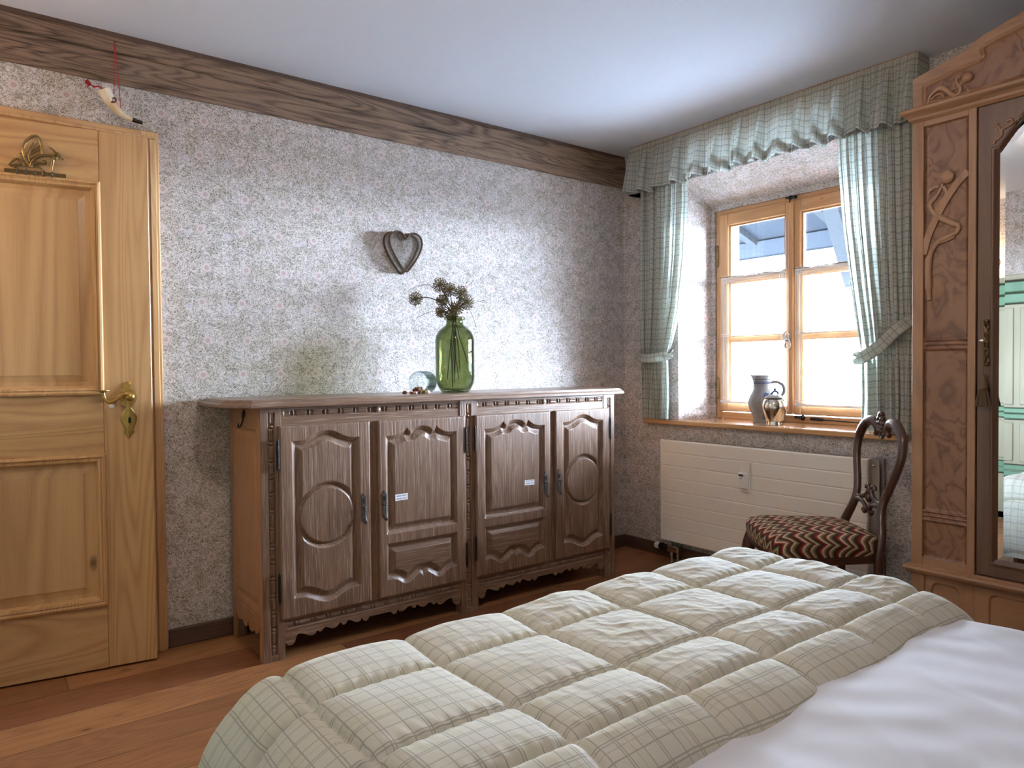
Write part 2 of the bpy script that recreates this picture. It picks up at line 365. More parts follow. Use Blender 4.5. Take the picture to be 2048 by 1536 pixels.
def floor_mat():
    n = N('larch_floor_boards'); x, y, z = n.sep(n.coord())
    PW = .2
    row = n.math('FLOOR', n.math('DIVIDE', n.math('ADD', y, .017), PW)); fr = n.math('FRACT', n.math('DIVIDE', n.math('ADD', y, .017), PW))
    wn = n.n('ShaderNodeTexWhiteNoise', noise_dimensions='1D'); n.l(row, wn.inputs['W']); rv = wn.outputs['Value']
    PL = 1.9; xs = n.math('DIVIDE', n.math('ADD', x, n.math('MULTIPLY', rv, 7.3)), PL); seg = n.math('FLOOR', xs); fx = n.math('FRACT', xs)
    wn2 = n.n('ShaderNodeTexWhiteNoise', noise_dimensions='2D'); n.l(n.comb(row, seg), wn2.inputs['Vector']); rv2 = wn2.outputs['Value']
    c = n.comb(n.math('ADD', x, n.math('MULTIPLY', rv2, 31)), n.math('ADD', y, n.math('MULTIPLY', rv2, 17)), 0)
    g = n.noise(n.mapping(c, scale=(1.3, 11, 1)), 1, 1.5, .4, .7); rg = n.math('POWER', n.math('MULTIPLY', n.math('PINGPONG', n.math('MULTIPLY', g, 11), .5), 2), 1.5)
    fb = n.noise(n.mapping(c, scale=(6, 260, 1)), 1, 3)
    f = n.math('ADD', n.math('MULTIPLY', rg, .55), n.math('MULTIPLY', n.math('SUBTRACT', fb, .5), .7), clamp=True)
    lt = n.ramp(rv2, [(0, lin(182, 122, 76)), (.3, lin(122, 72, 48)), (.55, lin(186, 132, 84)), (.8, lin(114, 70, 50)), (1, lin(144, 106, 74))])
    col = n.mix(f, lt, n.mix(.75, lt, lin(92, 52, 34)))
    v = n.vor(n.mapping(c, scale=(4.2, 9.5, 1)), 1); k = n.math('SUBTRACT', 1, n.smooth(v.outputs['Distance'], .06, .14)); col = n.mix(n.math('MULTIPLY', k, .88), col, lin(62, 34, 24))
    k2 = n.math('SUBTRACT', 1, n.smooth(v.outputs['Distance'], .08, .3)); col = n.mix(n.math('MULTIPLY', k2, .25), col, lin(120, 66, 40))
    e = n.math('MINIMUM', fr, n.math('SUBTRACT', 1, fr)); e2 = n.math('MINIMUM', fx, n.math('SUBTRACT', 1, fx))
    seam = n.math('MAXIMUM', n.math('SUBTRACT', 1, n.smooth(e, .004, .011)), n.math('SUBTRACT', 1, n.smooth(e2, .0004, .0012)))
    col = n.mix(n.math('MULTIPLY', seam, .8), col, lin(50, 30, 22))
    n.base(col); n.p(Roughness=n.math('ADD', .3, n.math('MULTIPLY', fb, .2)))
    n.bump(n.math('ADD', n.math('MULTIPLY', fb, .3), n.math('MULTIPLY', seam, -1.5)), .3, .002); return n.m
M['floor'] = floor_mat()
M['curtain'] = plaid('tartan_curtain', lin(210, 206, 196), lin(82, 84, 84), lin(222, 234, 224), .42, .03, .0013)
M['curtain_hem'] = plaid('tartan_hem_shaded', lin(170, 168, 162), lin(64, 64, 66), lin(190, 196, 194), .10, .03, .0013)  # same cloth, less translucent; shade of the doubled layer put into darker colours
M['quilt'] = plaid('tartan_quilt', lin(194, 190, 176), lin(90, 84, 74), None, 0, .032, .0012, extra=lin(194, 190, 164), linef=.55, bump=.2)
def cloth(name, col, sc=5, trans=None):
    n = N(name); c = n.coord(); n.base(col); n.p(Roughness=.85, Specular_IOR_Level=.15, Sheen_Weight=.2); n.bump(n.math('ADD', n.noise(c, sc, 3), n.math('MULTIPLY', n.noise(c, 500, 2), .05)), .3, .01); return n.m
M['sheet'] = cloth('white_cotton', lin(202, 202, 208))
M['mattress'] = cloth('mattress_cloth', lin(222, 218, 212))
def brass(name='aged_brass', c1=lin(214, 178, 104), c2=lin(150, 116, 62), rough=.25):
    n = N(name); c = n.coord(); q = n.noise(c, 60, 3); n.base(n.mix(q, c1, c2)); n.p(Metallic=1, Roughness=n.math('ADD', rough, n.math('MULTIPLY', q, .15))); n.bump(n.noise(c, 120, 2), .15, .002); return n.m
M['brass'] = brass(); M['brass_dark'] = brass('dark_brass', lin(150, 124, 78), lin(92, 74, 46), .28)
M['antique'] = brass('antique_brass', lin(172, 146, 96), lin(84, 68, 42), .25); M['iron'] = brass('black_iron', lin(70, 68, 66), lin(34, 32, 32), .35); M['pewter'] = brass('pewter', lin(150, 148, 144), lin(70, 68, 66), .3)
M['chrome'] = simple('chrome', lin(215, 215, 215), .12, 1)
M['black'] = simple('black_plastic', lin(26, 26, 28), .4)
M['enamel'] = simple('cream_enamel', lin(240, 232, 220), .35)
M['enamel_back'] = simple('grey_enamel', lin(150, 142, 132), .5)
M['plastic'] = simple('white_plastic', lin(232, 228, 220), .4)
def glass(name, col, ior=1.45, dens=1.0):
    n = N(name); n.base(col); n.p(Roughness=.02, IOR=ior, Transmission_Weight=1.0); return n.m
def thinglass(name, col, fac_min=.04, rough=.01):
    n = N(name); tr = n.n('ShaderNodeBsdfTransparent'); tr.inputs[0].default_value = col; gl = n.n('ShaderNodeBsdfGlossy'); gl.inputs['Roughness'].default_value = rough
    lw = n.n('ShaderNodeLayerWeight'); fo = n.math('ADD', .04, n.math('MULTIPLY', n.math('POWER', lw.outputs['Facing'], 5), .8)); ms = n.n('ShaderNodeMixShader'); n.l(fo, ms.inputs[0]); n.l(tr.outputs[0], ms.inputs[1]); n.l(gl.outputs[0], ms.inputs[2]); n.l(ms.outputs[0], n.out.inputs[0]); return n.m
M['pane'] = thinglass('window_glass', (.97, .985, 1, 1))
def tinted(name, face, edge):
    n = N(name); lw = n.n('ShaderNodeLayerWeight'); lw.inputs[0].default_value = .5
    tr = n.n('ShaderNodeBsdfTransparent'); n.l(n.mix(n.math('POWER', lw.outputs['Facing'], 2.5), face, edge), tr.inputs[0])
    gl = n.n('ShaderNodeBsdfGlossy'); gl.inputs['Roughness'].default_value = .02; fo = n.math('ADD', .04, n.math('MULTIPLY', n.math('POWER', lw.outputs['Facing'], 5), .8))
    ms = n.n('ShaderNodeMixShader'); n.l(fo, ms.inputs[0]); n.l(tr.outputs[0], ms.inputs[1]); n.l(gl.outputs[0], ms.inputs[2]); n.l(ms.outputs[0], n.out.inputs[0]); return n.m
M['greenglass'] = tinted('green_glass', (.64, .67, .50, 1), (.16, .22, .15, 1))
M['clearglass'] = tinted('clear_ribbed_glass', (.95, .98, .98, 1), (.3, .38, .4, 1))
def lace():
    n = N('cotton_net_lace'); u, v, w = n.sep(n.coord('UV'))
    def gr(a, P, wd): q = n.math('FRACT', n.math('DIVIDE', a, P)); return n.math('LESS_THAN', q, wd)
    net = n.math('MAXIMUM', gr(u, .0045, .38), gr(v, .0045, .38))
    dc = n.n('ShaderNodeAttribute', attribute_name='dense'); dn = dc.outputs['Fac']
    cov = n.math('MAXIMUM', n.math('MULTIPLY', n.math('MULTIPLY', net, dn), 1.3), n.math('MULTIPLY', dn, .9), clamp=True)
    tr = n.n('ShaderNodeBsdfTransparent'); tl = n.n('ShaderNodeBsdfTranslucent'); tl.inputs[0].default_value = (.85, .85, .88, 1); df = n.n('ShaderNodeBsdfDiffuse'); df.inputs[0].default_value = (.8, .8, .8, 1)
    m1 = n.n('ShaderNodeMixShader'); m1.inputs[0].default_value = .55; n.l(tl.outputs[0], m1.inputs[1]); n.l(df.outputs[0], m1.inputs[2]); m1.inputs[0].default_value = 1.0
    m2 = n.n('ShaderNodeMixShader'); n.l(cov, m2.inputs[0]); n.l(tr.outputs[0], m2.inputs[1]); n.l(m1.outputs[0], m2.inputs[2]); n.l(m2.outputs[0], n.out.inputs[0]); return n.m
M['lace'] = lace()
def stoneware(name, blue=True):
    n = N(name); c = n.coord(); x, y, z = n.sep(c); q = n.noise(c, 40, 3)
    col = n.mix(q, lin(146, 146, 148), lin(112, 108, 106)); n.base(col); n.p(Roughness=.28, Coat_Weight=.4, Coat_Roughness=.12); n.bump(n.noise(c, 220, 2), .1, .001); return n.m
M['stone'] = stoneware('salt_glaze_stoneware')
M['cobalt'] = simple('cobalt_glaze', lin(66, 84, 130), .25)
M['silver'] = simple('silver_lustre', lin(222, 214, 200), .1, 1)
M['mirror'] = simple('mirror_silver', (.92, .94, .94, 1), .0, 1)
M['chairwood'] = wood('dark_polished_mahogany', lin(78, 50, 38), lin(38, 26, 22), 'z', 10, 1, 6, .4, .4, .28, .08, coat=.5)
def flame():
    n = N('flame_stitch_tapestry'); u, v, _ = n.sep(n.coord('UV'))
    q = n.math('FRACT', n.math('DIVIDE', u, .062)); q = n.math('SUBTRACT', 1, n.math('ABSOLUTE', n.math('SUBTRACT', n.math('MULTIPLY', q, 2), 1)))
    q = n.math('ADD', n.math('POWER', q, 1.5), n.math('MULTIPLY', n.math('FLOOR', n.math('MULTIPLY', n.math('FRACT', n.math('DIVIDE', u, .062)), 10)), .0))
    t = n.math('ADD', n.math('DIVIDE', v, .085), n.math('MULTIPLY', q, .42)); st = n.noise(n.mapping(n.coord('UV'), scale=(500, 60, 1)), 1, 1); t = n.math('ADD', t, n.math('MULTIPLY', n.math('SUBTRACT', st, .5), .06))
    f = n.math('FRACT', t)
    cs = [lin(70, 52, 40), lin(104, 84, 62), lin(150, 128, 100), lin(206, 186, 156), lin(150, 74, 60), lin(118, 46, 40), lin(86, 34, 32), lin(56, 44, 34), lin(96, 88, 62), lin(140, 128, 96), lin(196, 178, 146), lin(128, 60, 48)]
    n.base(n.ramp(f, [(i/12, c) for i, c in enumerate(cs)], 'CONSTANT')); n.p(Roughness=.9, Specular_IOR_Level=.1, Sheen_Weight=.05)
    n.bump(n.noise(n.coord('UV'), 700, 2), .4, .001); return n.m
M['flame'] = flame()
def painted(name, c1, c2):
    n = N(name); c = n.coord(); q = n.noise(n.mapping(c, scale=(20, 20, 2)), 1, 4); n.base(n.mix(q, c1, c2)); n.p(Roughness=.55); return n.m
M['pgreen'] = painted('painted_green', lin(108, 142, 110), lin(84, 118, 90)); M['pcream'] = painted('painted_cream', lin(158, 152, 126), lin(136, 128, 100)); M['pdark'] = simple('painted_dark_line', lin(70, 64, 50), .6)
M['horn'] = (lambda n: (n.base(n.mix(n.smooth(n.noise(n.coord(), 14, 2), .35, .7), lin(238, 226, 204), lin(214, 184, 140))), n.p(Roughness=.25, Coat_Weight=.3), n.m)[-1])(N('polished_horn'))
M['hornblack'] = simple('black_horn_tip', lin(24, 20, 20), .25); M['red'] = simple('red_cord', lin(170, 22, 34), .7); M['emblem'] = simple('brown_emblem', lin(96, 44, 30), .5); M['white'] = simple('white_paint', lin(240, 238, 232), .5)
M['twine'] = (lambda n: (n.base(n.mix(n.noise(n.coord(), 300, 2), lin(104, 78, 52), lin(50, 36, 26))), n.p(Roughness=.85), n.m)[-1])(N('brown_twine'))
M['sisal'] = simple('grey_wire', lin(120, 108, 96), .6)
M['umbel'] = (lambda n: (n.base(n.mix(n.noise(n.coord(), 60, 2), lin(128, 114, 62), lin(74, 62, 32))), n.p(Roughness=.8), n.m)[-1])(N('dried_umbel'))
M['stem'] = simple('dark_stem', lin(52, 44, 32), .7); M['petal'] = simple('dried_petal_brown', lin(126, 78, 52), .8); M['petal2'] = simple('dried_petal_pink', lin(196, 150, 130), .8); M['petal3'] = simple('dried_petal_olive', lin(122, 116, 56), .8)
M['tassel'] = simple('brown_silk_tassel', lin(110, 88, 66), .7); M['cardpaper'] = simple('label_paper', lin(232, 234, 240), .6); M['ink'] = simple('label_ink', lin(40, 44, 60), .6)
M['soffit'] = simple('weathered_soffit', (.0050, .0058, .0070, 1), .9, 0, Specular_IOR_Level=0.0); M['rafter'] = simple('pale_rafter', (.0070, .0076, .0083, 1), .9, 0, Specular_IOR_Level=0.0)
M['snow'] = simple('bright_ground', (.16, .165, .17, 1), .9)
def bulb():
    n = N('lamp_glow'); n.base((1, .8, .5, 1)); n.p(Emission_Color=(1, .70, .42, 1), Emission_Strength=50.0); return n.m
M['bulb'] = bulb()
M['bulb2'] = (lambda n: (n.base((1, .85, .6, 1)), n.p(Emission_Color=(1, .83, .67, 1), Emission_Strength=40.0), n.m)[-1])(N('ceiling_lamp_glow'))

# ================================================================== ROOM SHELL
XL, YN, H = -4.09, -4.4, 2.492          # left wall x, near wall y, ceiling height
SILL, WX = .8345, .295                   # sill top, window frame plane
def struct(o, label=None): o['kind'] = 'structure'; 
def room():
    struct(MB().box(XL-.2, .6, YN-.2, .25, -.1, 0).build('floor', M['floor']))
    struct(MB().box(XL-.2, .6, YN-.2, .25, H, H+.15).build('ceiling', M['plaster']))
    struct(MB().box(XL-.2, 0, 0, .25, 0, H).build('wall_left', M['paper']))
    struct(MB().box(XL-.2, XL, YN, 0, 0, H).build('wall_rear', M['paper']))
    m = MB().box(XL, .3, YN-.2, YN, 0, H)
    struct(m.build('wall_near', M['paper']))
    # window wall: thick masonry with a splayed niche (opening wider towards the room)
    y0, y1 = -.465, -1.545      # niche at the frame
    f0, f1 = -.44, -1.57        # niche at the room face
    zt, zf = 2.118, 2.246
    T = .36
    m = MB(); D0 = .6
    m.box(0, D0, .25, f0, 0, H); m.box(0, D0, f1, YN, 0, H); m.box(0, D0, f0, f1, 0, SILL-.028); m.box(0, D0, f0, f1, zf, H)
    struct(m.build('wall_right', M['paper']))
    # splayed jambs / lintel as wedges
    m = MB()
    for (fa, ya, yb) in ((f0, y0, f0), (f1, y1, f1)):
        m.add([(0, fa, SILL), (T, fa, SILL), (T, ya, SILL), (WX, ya, SILL), (0, fa, zf), (T, fa, zf), (T, ya, zf), (WX, ya, zf)],
              [(0,1,2,3), (4,7,6,5), (0,3,7,4), (3,2,6,7), (2,1,5,6), (1,0,4,5)])
    struct(m.build('trim_1', M['paper']))
    m = MB(); zs_ = zt-(zf-zt)*(T-WX)/WX
    m.add([(0, f1, zf), (T, f1, zs_), (T, f0, zs_), (0, f0, zf), (0, f1, zf+.003), (T, f1, zf+.003), (T, f0, zf+.003), (0, f0, zf+.003)], [(3,2,1,0),(4,5,6,7),(0,1,5,4),(1,2,6,5),(2,3,7,6),(3,0,4,7)])
    struct(m.build('trim_2', M['paper_lintel']))
    # papered fillet around the window frame
    m = MB(); fx0, fx1 = WX-.012, WX+.05
    m.box(fx0, fx1, y0+.002, -.489, SILL, 2.1); m.box(fx0, fx1, y1-.002, -1.521, SILL, 2.1); m.box(fx0, fx1, y1, y0, 2.094, 2.124)
    struct(m.build('trim_3', M['paper']))
    # baseboards
    b = MB().box(-2.72, 0, -.016, 0, 0, .074, .003).build('baseboard_left', M['skirt']); struct(b)
    b = MB().box(-.016, 0, YN, -.016, 0, .074, .003).build('baseboard_right', M['skirt_y']); struct(b)
    b = MB().box(XL, XL+.016, YN, 0, 0, .074, .003).build('baseboard_rear', M['skirt_y']); struct(b)
    # old beam under the ceiling
    nx = 220; xs = np.linspace(XL, 0, nx); zs = np.linspace(2.2926, 2.4815, 26)
    A, B = np.meshgrid(xs, zs, indexing='ij')
    ph = rng.uniform(0, 6, 8)
    rough = .0016*np.sin(A*9+ph[0]+3*np.sin(B*20))+.0014*np.sin(A*23+ph[1])*np.sin(B*31+ph[2])
    crack = np.zeros_like(A)
    for (zc, amp, fr, wd, dp, xa, xb) in ((2.405, .010, 2.1, .0028, .012, -4.1, -1.2), (2.352, .006, 3.3, .002, .007, -1.9, 0), (2.44, .006, 2.7, .002, .006, -3.2, -2.0), (2.315, .003, 4, .0018, .005, -3.4, -.6), (2.37, .007, 2.2, .002, .006, -4, -2.8)):
        zz = zc+amp*np.sin(A*fr+ph[3])+amp*.3*np.sin(A*fr*5.3); win = np.clip((A-xa)*8, 0, 1)*np.clip((xb-A)*8, 0, 1)
        crack += dp*1.3*np.exp(-((B-zz)/(wd*1.5))**2)*win
    edge = -.010*np.exp(-((B-2.2926)/.006)**2)*(.5+.5*np.sin(A*6+1)) - .012*np.exp(-((B-2.4815)/.008)**2)
    Hh = rough-crack+edge
    A2 = np.pad(A, 1, 'edge'); B2 = np.pad(B, 1, 'edge'); H2 = np.pad(Hh, 1, 'constant', constant_values=-.09)
    B2 = B2+np.where(H2 < -.05, 0, .0015*np.sin(A2*5)*np.where(B2 < 2.2927, 1, 0))
    struct(MB().box(XL, 0, -.012, 0, 2.474, H).build('trim_shadow_gap', M['skirt']))  # dark strip standing in for the shadow gap between beam and ceiling
    struct(grid('trim_4', np.stack([A2, -.016-H2, B2], -1), M['beam'], smooth=False))
room()

# ------------------------------------------------------------------ wood window
def window():
    w = thing('window_1', 'double casement pine window in the papered niche', 'window', (WX, -1.005, SILL), kind='structure')
    Y0, Y1, Z0, Z1 = -.491, -1.519, SILL, 2.096; X0, X1 = WX, WX+.07
    fr = MB().box(X0, X1, Y0, Y0-.045, Z0, Z1, .004).box(X0, X1, Y1, Y1+.045, Z0, Z1, .004).build('window_frame', M['frame_v'], w)
    MB().box(X0-.001, X1, Y0-.03, Y1+.03, Z1-.035, Z1, .004).box(X0-.001, X1, Y0-.045, Y1+.045, Z0, Z0+.04, .004).build('frame_rail', M['frame_h'], w)
    for k, (a, b, ga, gb) in enumerate(((-.52, -1.0, -.588, -.962), (-1.009, -1.488, -1.057, -1.425))):
        e = MB(); xs0, xs1 = WX-.012, WX+.045
        e.box(xs0, xs1, a, ga, Z0+.045, 2.07, .006).box(xs0, xs1, gb, b, Z0+.045, 2.07, .006)
        # glazing bead
        cs = e.build('casement', M['frame_v'], w)
        e = MB().box(xs0, xs1, ga+.004, gb-.004, 1.997, 2.07, .005).box(xs0, xs1, ga+.004, gb-.004, Z0+.045, .93, .005).build('casement_rail', M['frame_h'], cs)
        g = MB()
        for zb in (1.315, 1.665): g.box(xs0+.006, xs1-.006, ga+.004, gb-.004, zb-.011, zb+.011, .004)
        g.build('glazing_bar', M['frame_h'], cs)
        for (za, zc) in ((.93, 1.304), (1.326, 1.654), (1.676, 1.997)):
            g = MB(); t = .010
            g.box(xs0+.012, xs0+.026, ga-.0, ga-t, za, zc).box(xs0+.012, xs0+.026, gb+t, gb, za, zc).box(xs0+.012, xs0+.026, ga-t, gb+t, zc-t, zc).box(xs0+.012, xs0+.026, ga-t, gb+t, za, za+t)
            bd = g.build('glazing_bead', M['frame_v'], cs)
        MB().box(WX+.018, WX+.022, ga+.004, gb-.004, .928, 2.0).build('pane', M['pane'], cs)
    # cover strip on the meeting stile
    MB().box(WX-.026, WX-.012, -.988, -1.018, Z0+.05, 2.066, .005).build('cover_strip', M['frame_v'], w)
    # outer window frame (box window, second leaf)
    o = MB()
    o.box(WX+.075, WX+.11, -.47, -.555, Z0, 2.12).box(WX+.075, WX+.11, -1.455, -1.54, Z0, 2.12).box(WX+.075, WX+.11, -.55, -1.46, 2.04, 2.12)
    o.build('outer_frame', M['white'], w)
    # hinges
    for zc in (1.82, 1.02):
        MB().tube([(WX-.016, -.512, zc-.055), (WX-.016, -.512, zc+.055)], .006, 10).ell((WX-.016, -.512, zc+.06), .007).ell((WX-.016, -.512, zc-.06), .007).build('hinge', M['brass_dark'], w, auto=40)
    # top and bottom turn latches
    m = MB().tube([(WX-.02, -1.03, 2.078), (WX-.02, -.972, 2.083)], .0055, 8).ell((WX-.022, -1.002, 2.08), (.013, .013, .013)).tube([(WX-.028, -1.002, 2.08), (WX-.028, -1.0, 2.052)], .003, 6).ell((WX-.024, -1.032, 2.078), (.01, .012, .01))
    m.build('top_latch', M['iron'], w, auto=50)
    m = MB().tube([(WX-.02, -1.03, .868), (WX-.02, -1.075, .866)], .007, 8).ell((WX-.022, -1.075, .866), (.015, .013, .016)).ell((WX-.02, -1.03, .868), .008)
    m.build('bottom_latch', M['iron'], w, auto=50)
    m = MB().tube([(WX-.02, -1.12, .862), (WX-.02, -1.19, .860)], .008, 8).tube([(WX-.022, -1.19, .860), (WX-.022, -1.50, .852)], .0035, 6).ell((WX-.02, -1.165, .861), (.009, .014, .009))
    m.build('stay_bar', M['iron'], w, auto=50)
    MB().tube([(WX-.02, -1.285, 2.067), (WX-.02, -1.46, 2.068)], .009, 8).build('closer_bar', M['iron'], w, auto=50)
    # curved handle
    m = MB().tube(arc_pts([(WX-.03, -.978, 1.345), (WX-.034, -.970, 1.325), (WX-.036, -.985, 1.30), (WX-.034, -.975, 1.262), (WX-.03, -.982, 1.25)]), .0055, 8)
    m.tube(arc_pts([(WX-.03, -.990, 1.335), (WX-.04, -1.002, 1.325), (WX-.04, -1.0, 1.30), (WX-.036, -1.01, 1.27), (WX-.03, -1.0, 1.25)]), .0045, 8).ell((WX-.032, -.985, 1.295), (.012, .016, .012))
    m.build('window_handle', M['chrome'], w, auto=50)
    # sill board
    s = MB().box(-.04, WX+.01, -.188, -1.752, SILL-.028, SILL, .005)
    o = s.build('trim_5', M['sill']); struct(o)
window()


# ------------------------------------------------------------------ outside: eave with rafters, post, snowy ground
def outside():
    e = thing('roof_eave', 'bleached wooden roof eave with slanting rafters seen through the upper window panes', 'eave', (2, 0, 2.5))
    def z(x): return 2.41+(3-x)*.34
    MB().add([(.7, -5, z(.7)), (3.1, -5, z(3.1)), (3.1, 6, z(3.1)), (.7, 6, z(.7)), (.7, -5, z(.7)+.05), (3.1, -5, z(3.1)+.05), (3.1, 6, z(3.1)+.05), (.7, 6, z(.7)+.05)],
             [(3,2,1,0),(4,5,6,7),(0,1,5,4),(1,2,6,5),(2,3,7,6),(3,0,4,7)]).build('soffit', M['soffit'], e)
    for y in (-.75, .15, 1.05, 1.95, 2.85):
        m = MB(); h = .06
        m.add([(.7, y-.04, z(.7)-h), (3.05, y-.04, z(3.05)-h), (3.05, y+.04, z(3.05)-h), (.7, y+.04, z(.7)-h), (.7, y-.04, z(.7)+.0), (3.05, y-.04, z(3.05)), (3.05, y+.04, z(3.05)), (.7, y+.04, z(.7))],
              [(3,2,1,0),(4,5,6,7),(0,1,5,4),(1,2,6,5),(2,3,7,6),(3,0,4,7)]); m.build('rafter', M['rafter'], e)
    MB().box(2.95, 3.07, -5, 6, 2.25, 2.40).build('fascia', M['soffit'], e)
    MB().obox((2.0, -.35, 2.22), Vector((.55, .1, -.6)).normalized(), (0, 1, 0), Vector((.6, 0, .55)).normalized(), .55, .06, .05).build('brace', M['rafter'], e)
    tag(MB().box(1.3, 1.36, .235, .30, -.4, 2.93).build('porch_post', M['soffit']), 'thin bluish post outside behind the top left pane', 'post')
    tag(MB().box(.7, 80, -60, 60, -1.2, -1.0).build('snowy_ground', M['snow']), 'blown-out bright ground outside the window', 'ground', kind='structure')
outside()

# ================================================================== DOOR (ajar, hinged at its left edge)
def door():
    # frame fixed to the wall
    fr = thing('trim_6', 'pine door frame around the panelled door', 'door frame', (-3.25, 0, 0), kind='structure')
    m = MB().box(-2.795, -2.728, -.03, 0, 0, 2.122, .004).build('door_jamb', M['pine_v'], fr)
    MB().box(-3.80, -3.73, -.03, 0, 0, 2.122, .004).build('door_jamb', M['pine_v'], fr)
    MB().box(-3.80, -2.728, -.029, 0, 2.05, 2.121, .004).build('door_head', M['pine_h'], fr)
    MB().box(-2.765, -2.74, -.036, -.028, 0, 2.095, .003).box(-3.79, -2.74, -.036, -.028, 2.085, 2.10, .003).build('frame_bead', M['pine_v'], fr)
    A = np.array([-2.787, -.123]); d = np.array([-.9901048, .1403298]); nrm = np.array([-.1403298, -.9901048])   # nrm points into the room
    Wd = .872; Z0, Z1 = .008, 2.068
    P = lambda s, z, h: (A[0]+d[0]*s+nrm[0]*h, A[1]+d[1]*s+nrm[1]*h, z)
    L = thing('door_1', 'honey pine panelled door standing slightly ajar left of the sideboard', 'door', (-3.65, -.01, 0), kind='structure')
    def sbox(m, s0, s1, z0, z1, h0, h1, b=.0):
        c = ((s0+s1)/2, (z0+z1)/2); q = P(c[0], c[1], (h0+h1)/2)
        t = MB().box(-(s1-s0)/2, (s1-s0)/2, -(h1-h0)/2, (h1-h0)/2, -(z1-z0)/2, (z1-z0)/2, b)
        V = [(q[0]+v[0]*d[0]+v[1]*nrm[0], q[1]+v[0]*d[1]+v[1]*nrm[1], q[2]+v[2]) for v in t.V]; m.add(V, t.F); return m
    th = -.042
    m = MB(); sbox(m, 0, .168, Z0, Z1, th, 0, .003); sbox(m, Wd-.168, Wd, Z0, Z1, th, 0, .003); m.build('stile', M['pine_v'], L)
    m = MB(); sbox(m, .1685, Wd-.1685, 1.868, Z1, th, -.0005, .001); sbox(m, .1685, Wd-.1685, .835, 1.064, th, -.0005, .001); sbox(m, .1685, Wd-.1685, Z0, .255, th, -.0005, .001); m.build('rail', M['pine_h'], L)
    for (z0, z1) in ((1.062, 1.873), (.252, .837)):
        s0, s1 = .164, Wd-.164
        # bolection moulding swept around the rectangle
        prof = [(0, -.002), (.000, .010), (.004, .016), (.010, .018), (.014, .012), (.017, .010), (.020, .014), (.026, .013), (.030, .004), (.033, -.008), (.036, -.012)]
        V = []; k = len(prof)
        for (q, h) in prof:
            V += [P(s0+q, z0+q, h), P(s1-q, z0+q, h), P(s1-q, z1-q, h), P(s0+q, z1-q, h)]
        F = [(i*4+j, i*4+(j+1) % 4, (i+1)*4+(j+1) % 4, (i+1)*4+j) for i in range(k-1) for j in range(4)]
        MB().add(V, F).build('moulding', M['pine_v'], L)
        # raised panel
        V = []; pr = [(.034, -.012), (.052, -.012), (.076, -.0065), (.0765, -.004)]
        for (q, h) in pr: V += [P(s0+q, z0+q, h), P(s1-q, z0+q, h), P(s1-q, z1-q, h), P(s0+q, z1-q, h)]
        F = [(i*4+j, i*4+(j+1) % 4, (i+1)*4+(j+1) % 4, (i+1)*4+j) for i in range(3) for j in range(4)]+[(12, 13, 14, 15)]
        MB().add(V, F).build('panel', M['pine_v2'], L)
    # brass back plate, outline in (s,z) measured from the photo
    u0, v0, k = 258, 793, .00205
    out = [(262,763),(266,766),(264,771),(267,775),(271,781),(274,789),(275,796),(273,803),(268,809),(265,815),(268,820),(272,827),(274,835),(273,844),(269,853),(266,860),(269,864),(266,868),(262,874),(260,877),(257,872),(254,866),(251,865),(255,861),(253,853),(248,844),(246,836),(248,828),(253,820),(255,815),(249,809),(246,801),(247,791),(250,786),(245,780),(252,775),(254,768),(258,764)]
    oz = [(.082-(u-261)*.00205, 1.054-(v-793)*.00195) for u, v in out]
    m = MB(); m.prism(oz, lambda a, b, h: P(a, b, h), .0, .004)
    cs = np.mean(np.array(oz), 0); inn = [(cs[0]+(a-cs[0])*.72, cs[1]+(b-cs[1])*.88) for a, b in oz]
    n0 = m.n; V = [P(a, b, .004) for a, b in oz]+[P(a, b, .0075) for a, b in inn]; n = len(oz)
    m.add(V, [(i, (i+1) % n, n+(i+1) % n, n+i) for i in range(n)]+[tuple(range(n, 2*n))])
    pl = m.build('handle_plate', M['brass'], L, auto=35)
    # keyhole
    kh = [(.086, .952), (.086, .968), (.083, .974), (.079, .974), (.076, .968), (.076, .952), (.081, .949)]
    MB().prism(kh, lambda a, b, h: P(a, b, h), .0065, .0085).build('keyhole', M['black'], pl)
    # lever with scrolled body and flat round end
    lv = MB(); lv.tube([P(.079, 1.054, .006), P(.079, 1.054, .035)], [.016, .012], 14)
    lv.ell(P(.079, 1.054, .042), (.018, .012, .017))
    lv.tube(arc_pts([P(.079, 1.062, .042), P(.100, 1.064, .047), (P(.122, 1.048, .05)), P(.142, 1.036, .05), P(.156, 1.040, .05), P(.165, 1.055, .05), P(.168, 1.072, .05)]), [.010]*6+[.0085]*12+[.0075]*6+[.006]*7+[.006]*6, 12)
    lv.lathe(P(.168, 1.070, .05), [(.0, 0), (.006, .001), (.016, .006), (.024, .0085), (.024, .0105), (.016, .012), (0, .0125)], 20)
    lv.build('door_handle', M['brass'], L, auto=45)
    # hook rack on the door
    k = thing('hook_rack', 'small brass winged dragon key rack with five little hooks on the pine door', 'hook rack', P(.37, 1.88, .0))
    sx = lambda cx, cy, h: P(.462-(cx-150)*(.185/1750), 1.878+(1060+(cx-150)*.0971-cy)*.000138, h)
    # bar follows the photo crop pixel grid (150..1900, y down); slope removed
    bar = MB(); sbox(bar, .272, .464, 1.872, 1.888, .0, .007, .002); bar.build('base_bar', M['brass_dark'], k)
    def T(m, pts, r, fl=.6): m.tube(arc_pts([sx(a, b-(a-150)*.0, h) for a, b, h in pts], 5), r, 8, flat=((nrm[0], nrm[1], 0), fl))
    m = MB()
    T(m, [(870,930,.008),(760,760,.01),(700,560,.011),(720,400,.012),(850,240,.012),(1010,160,.012),(1130,190,.012),(1190,280,.011),(1225,420,.01),(1240,560,.01),(1235,680,.009)], .0052)
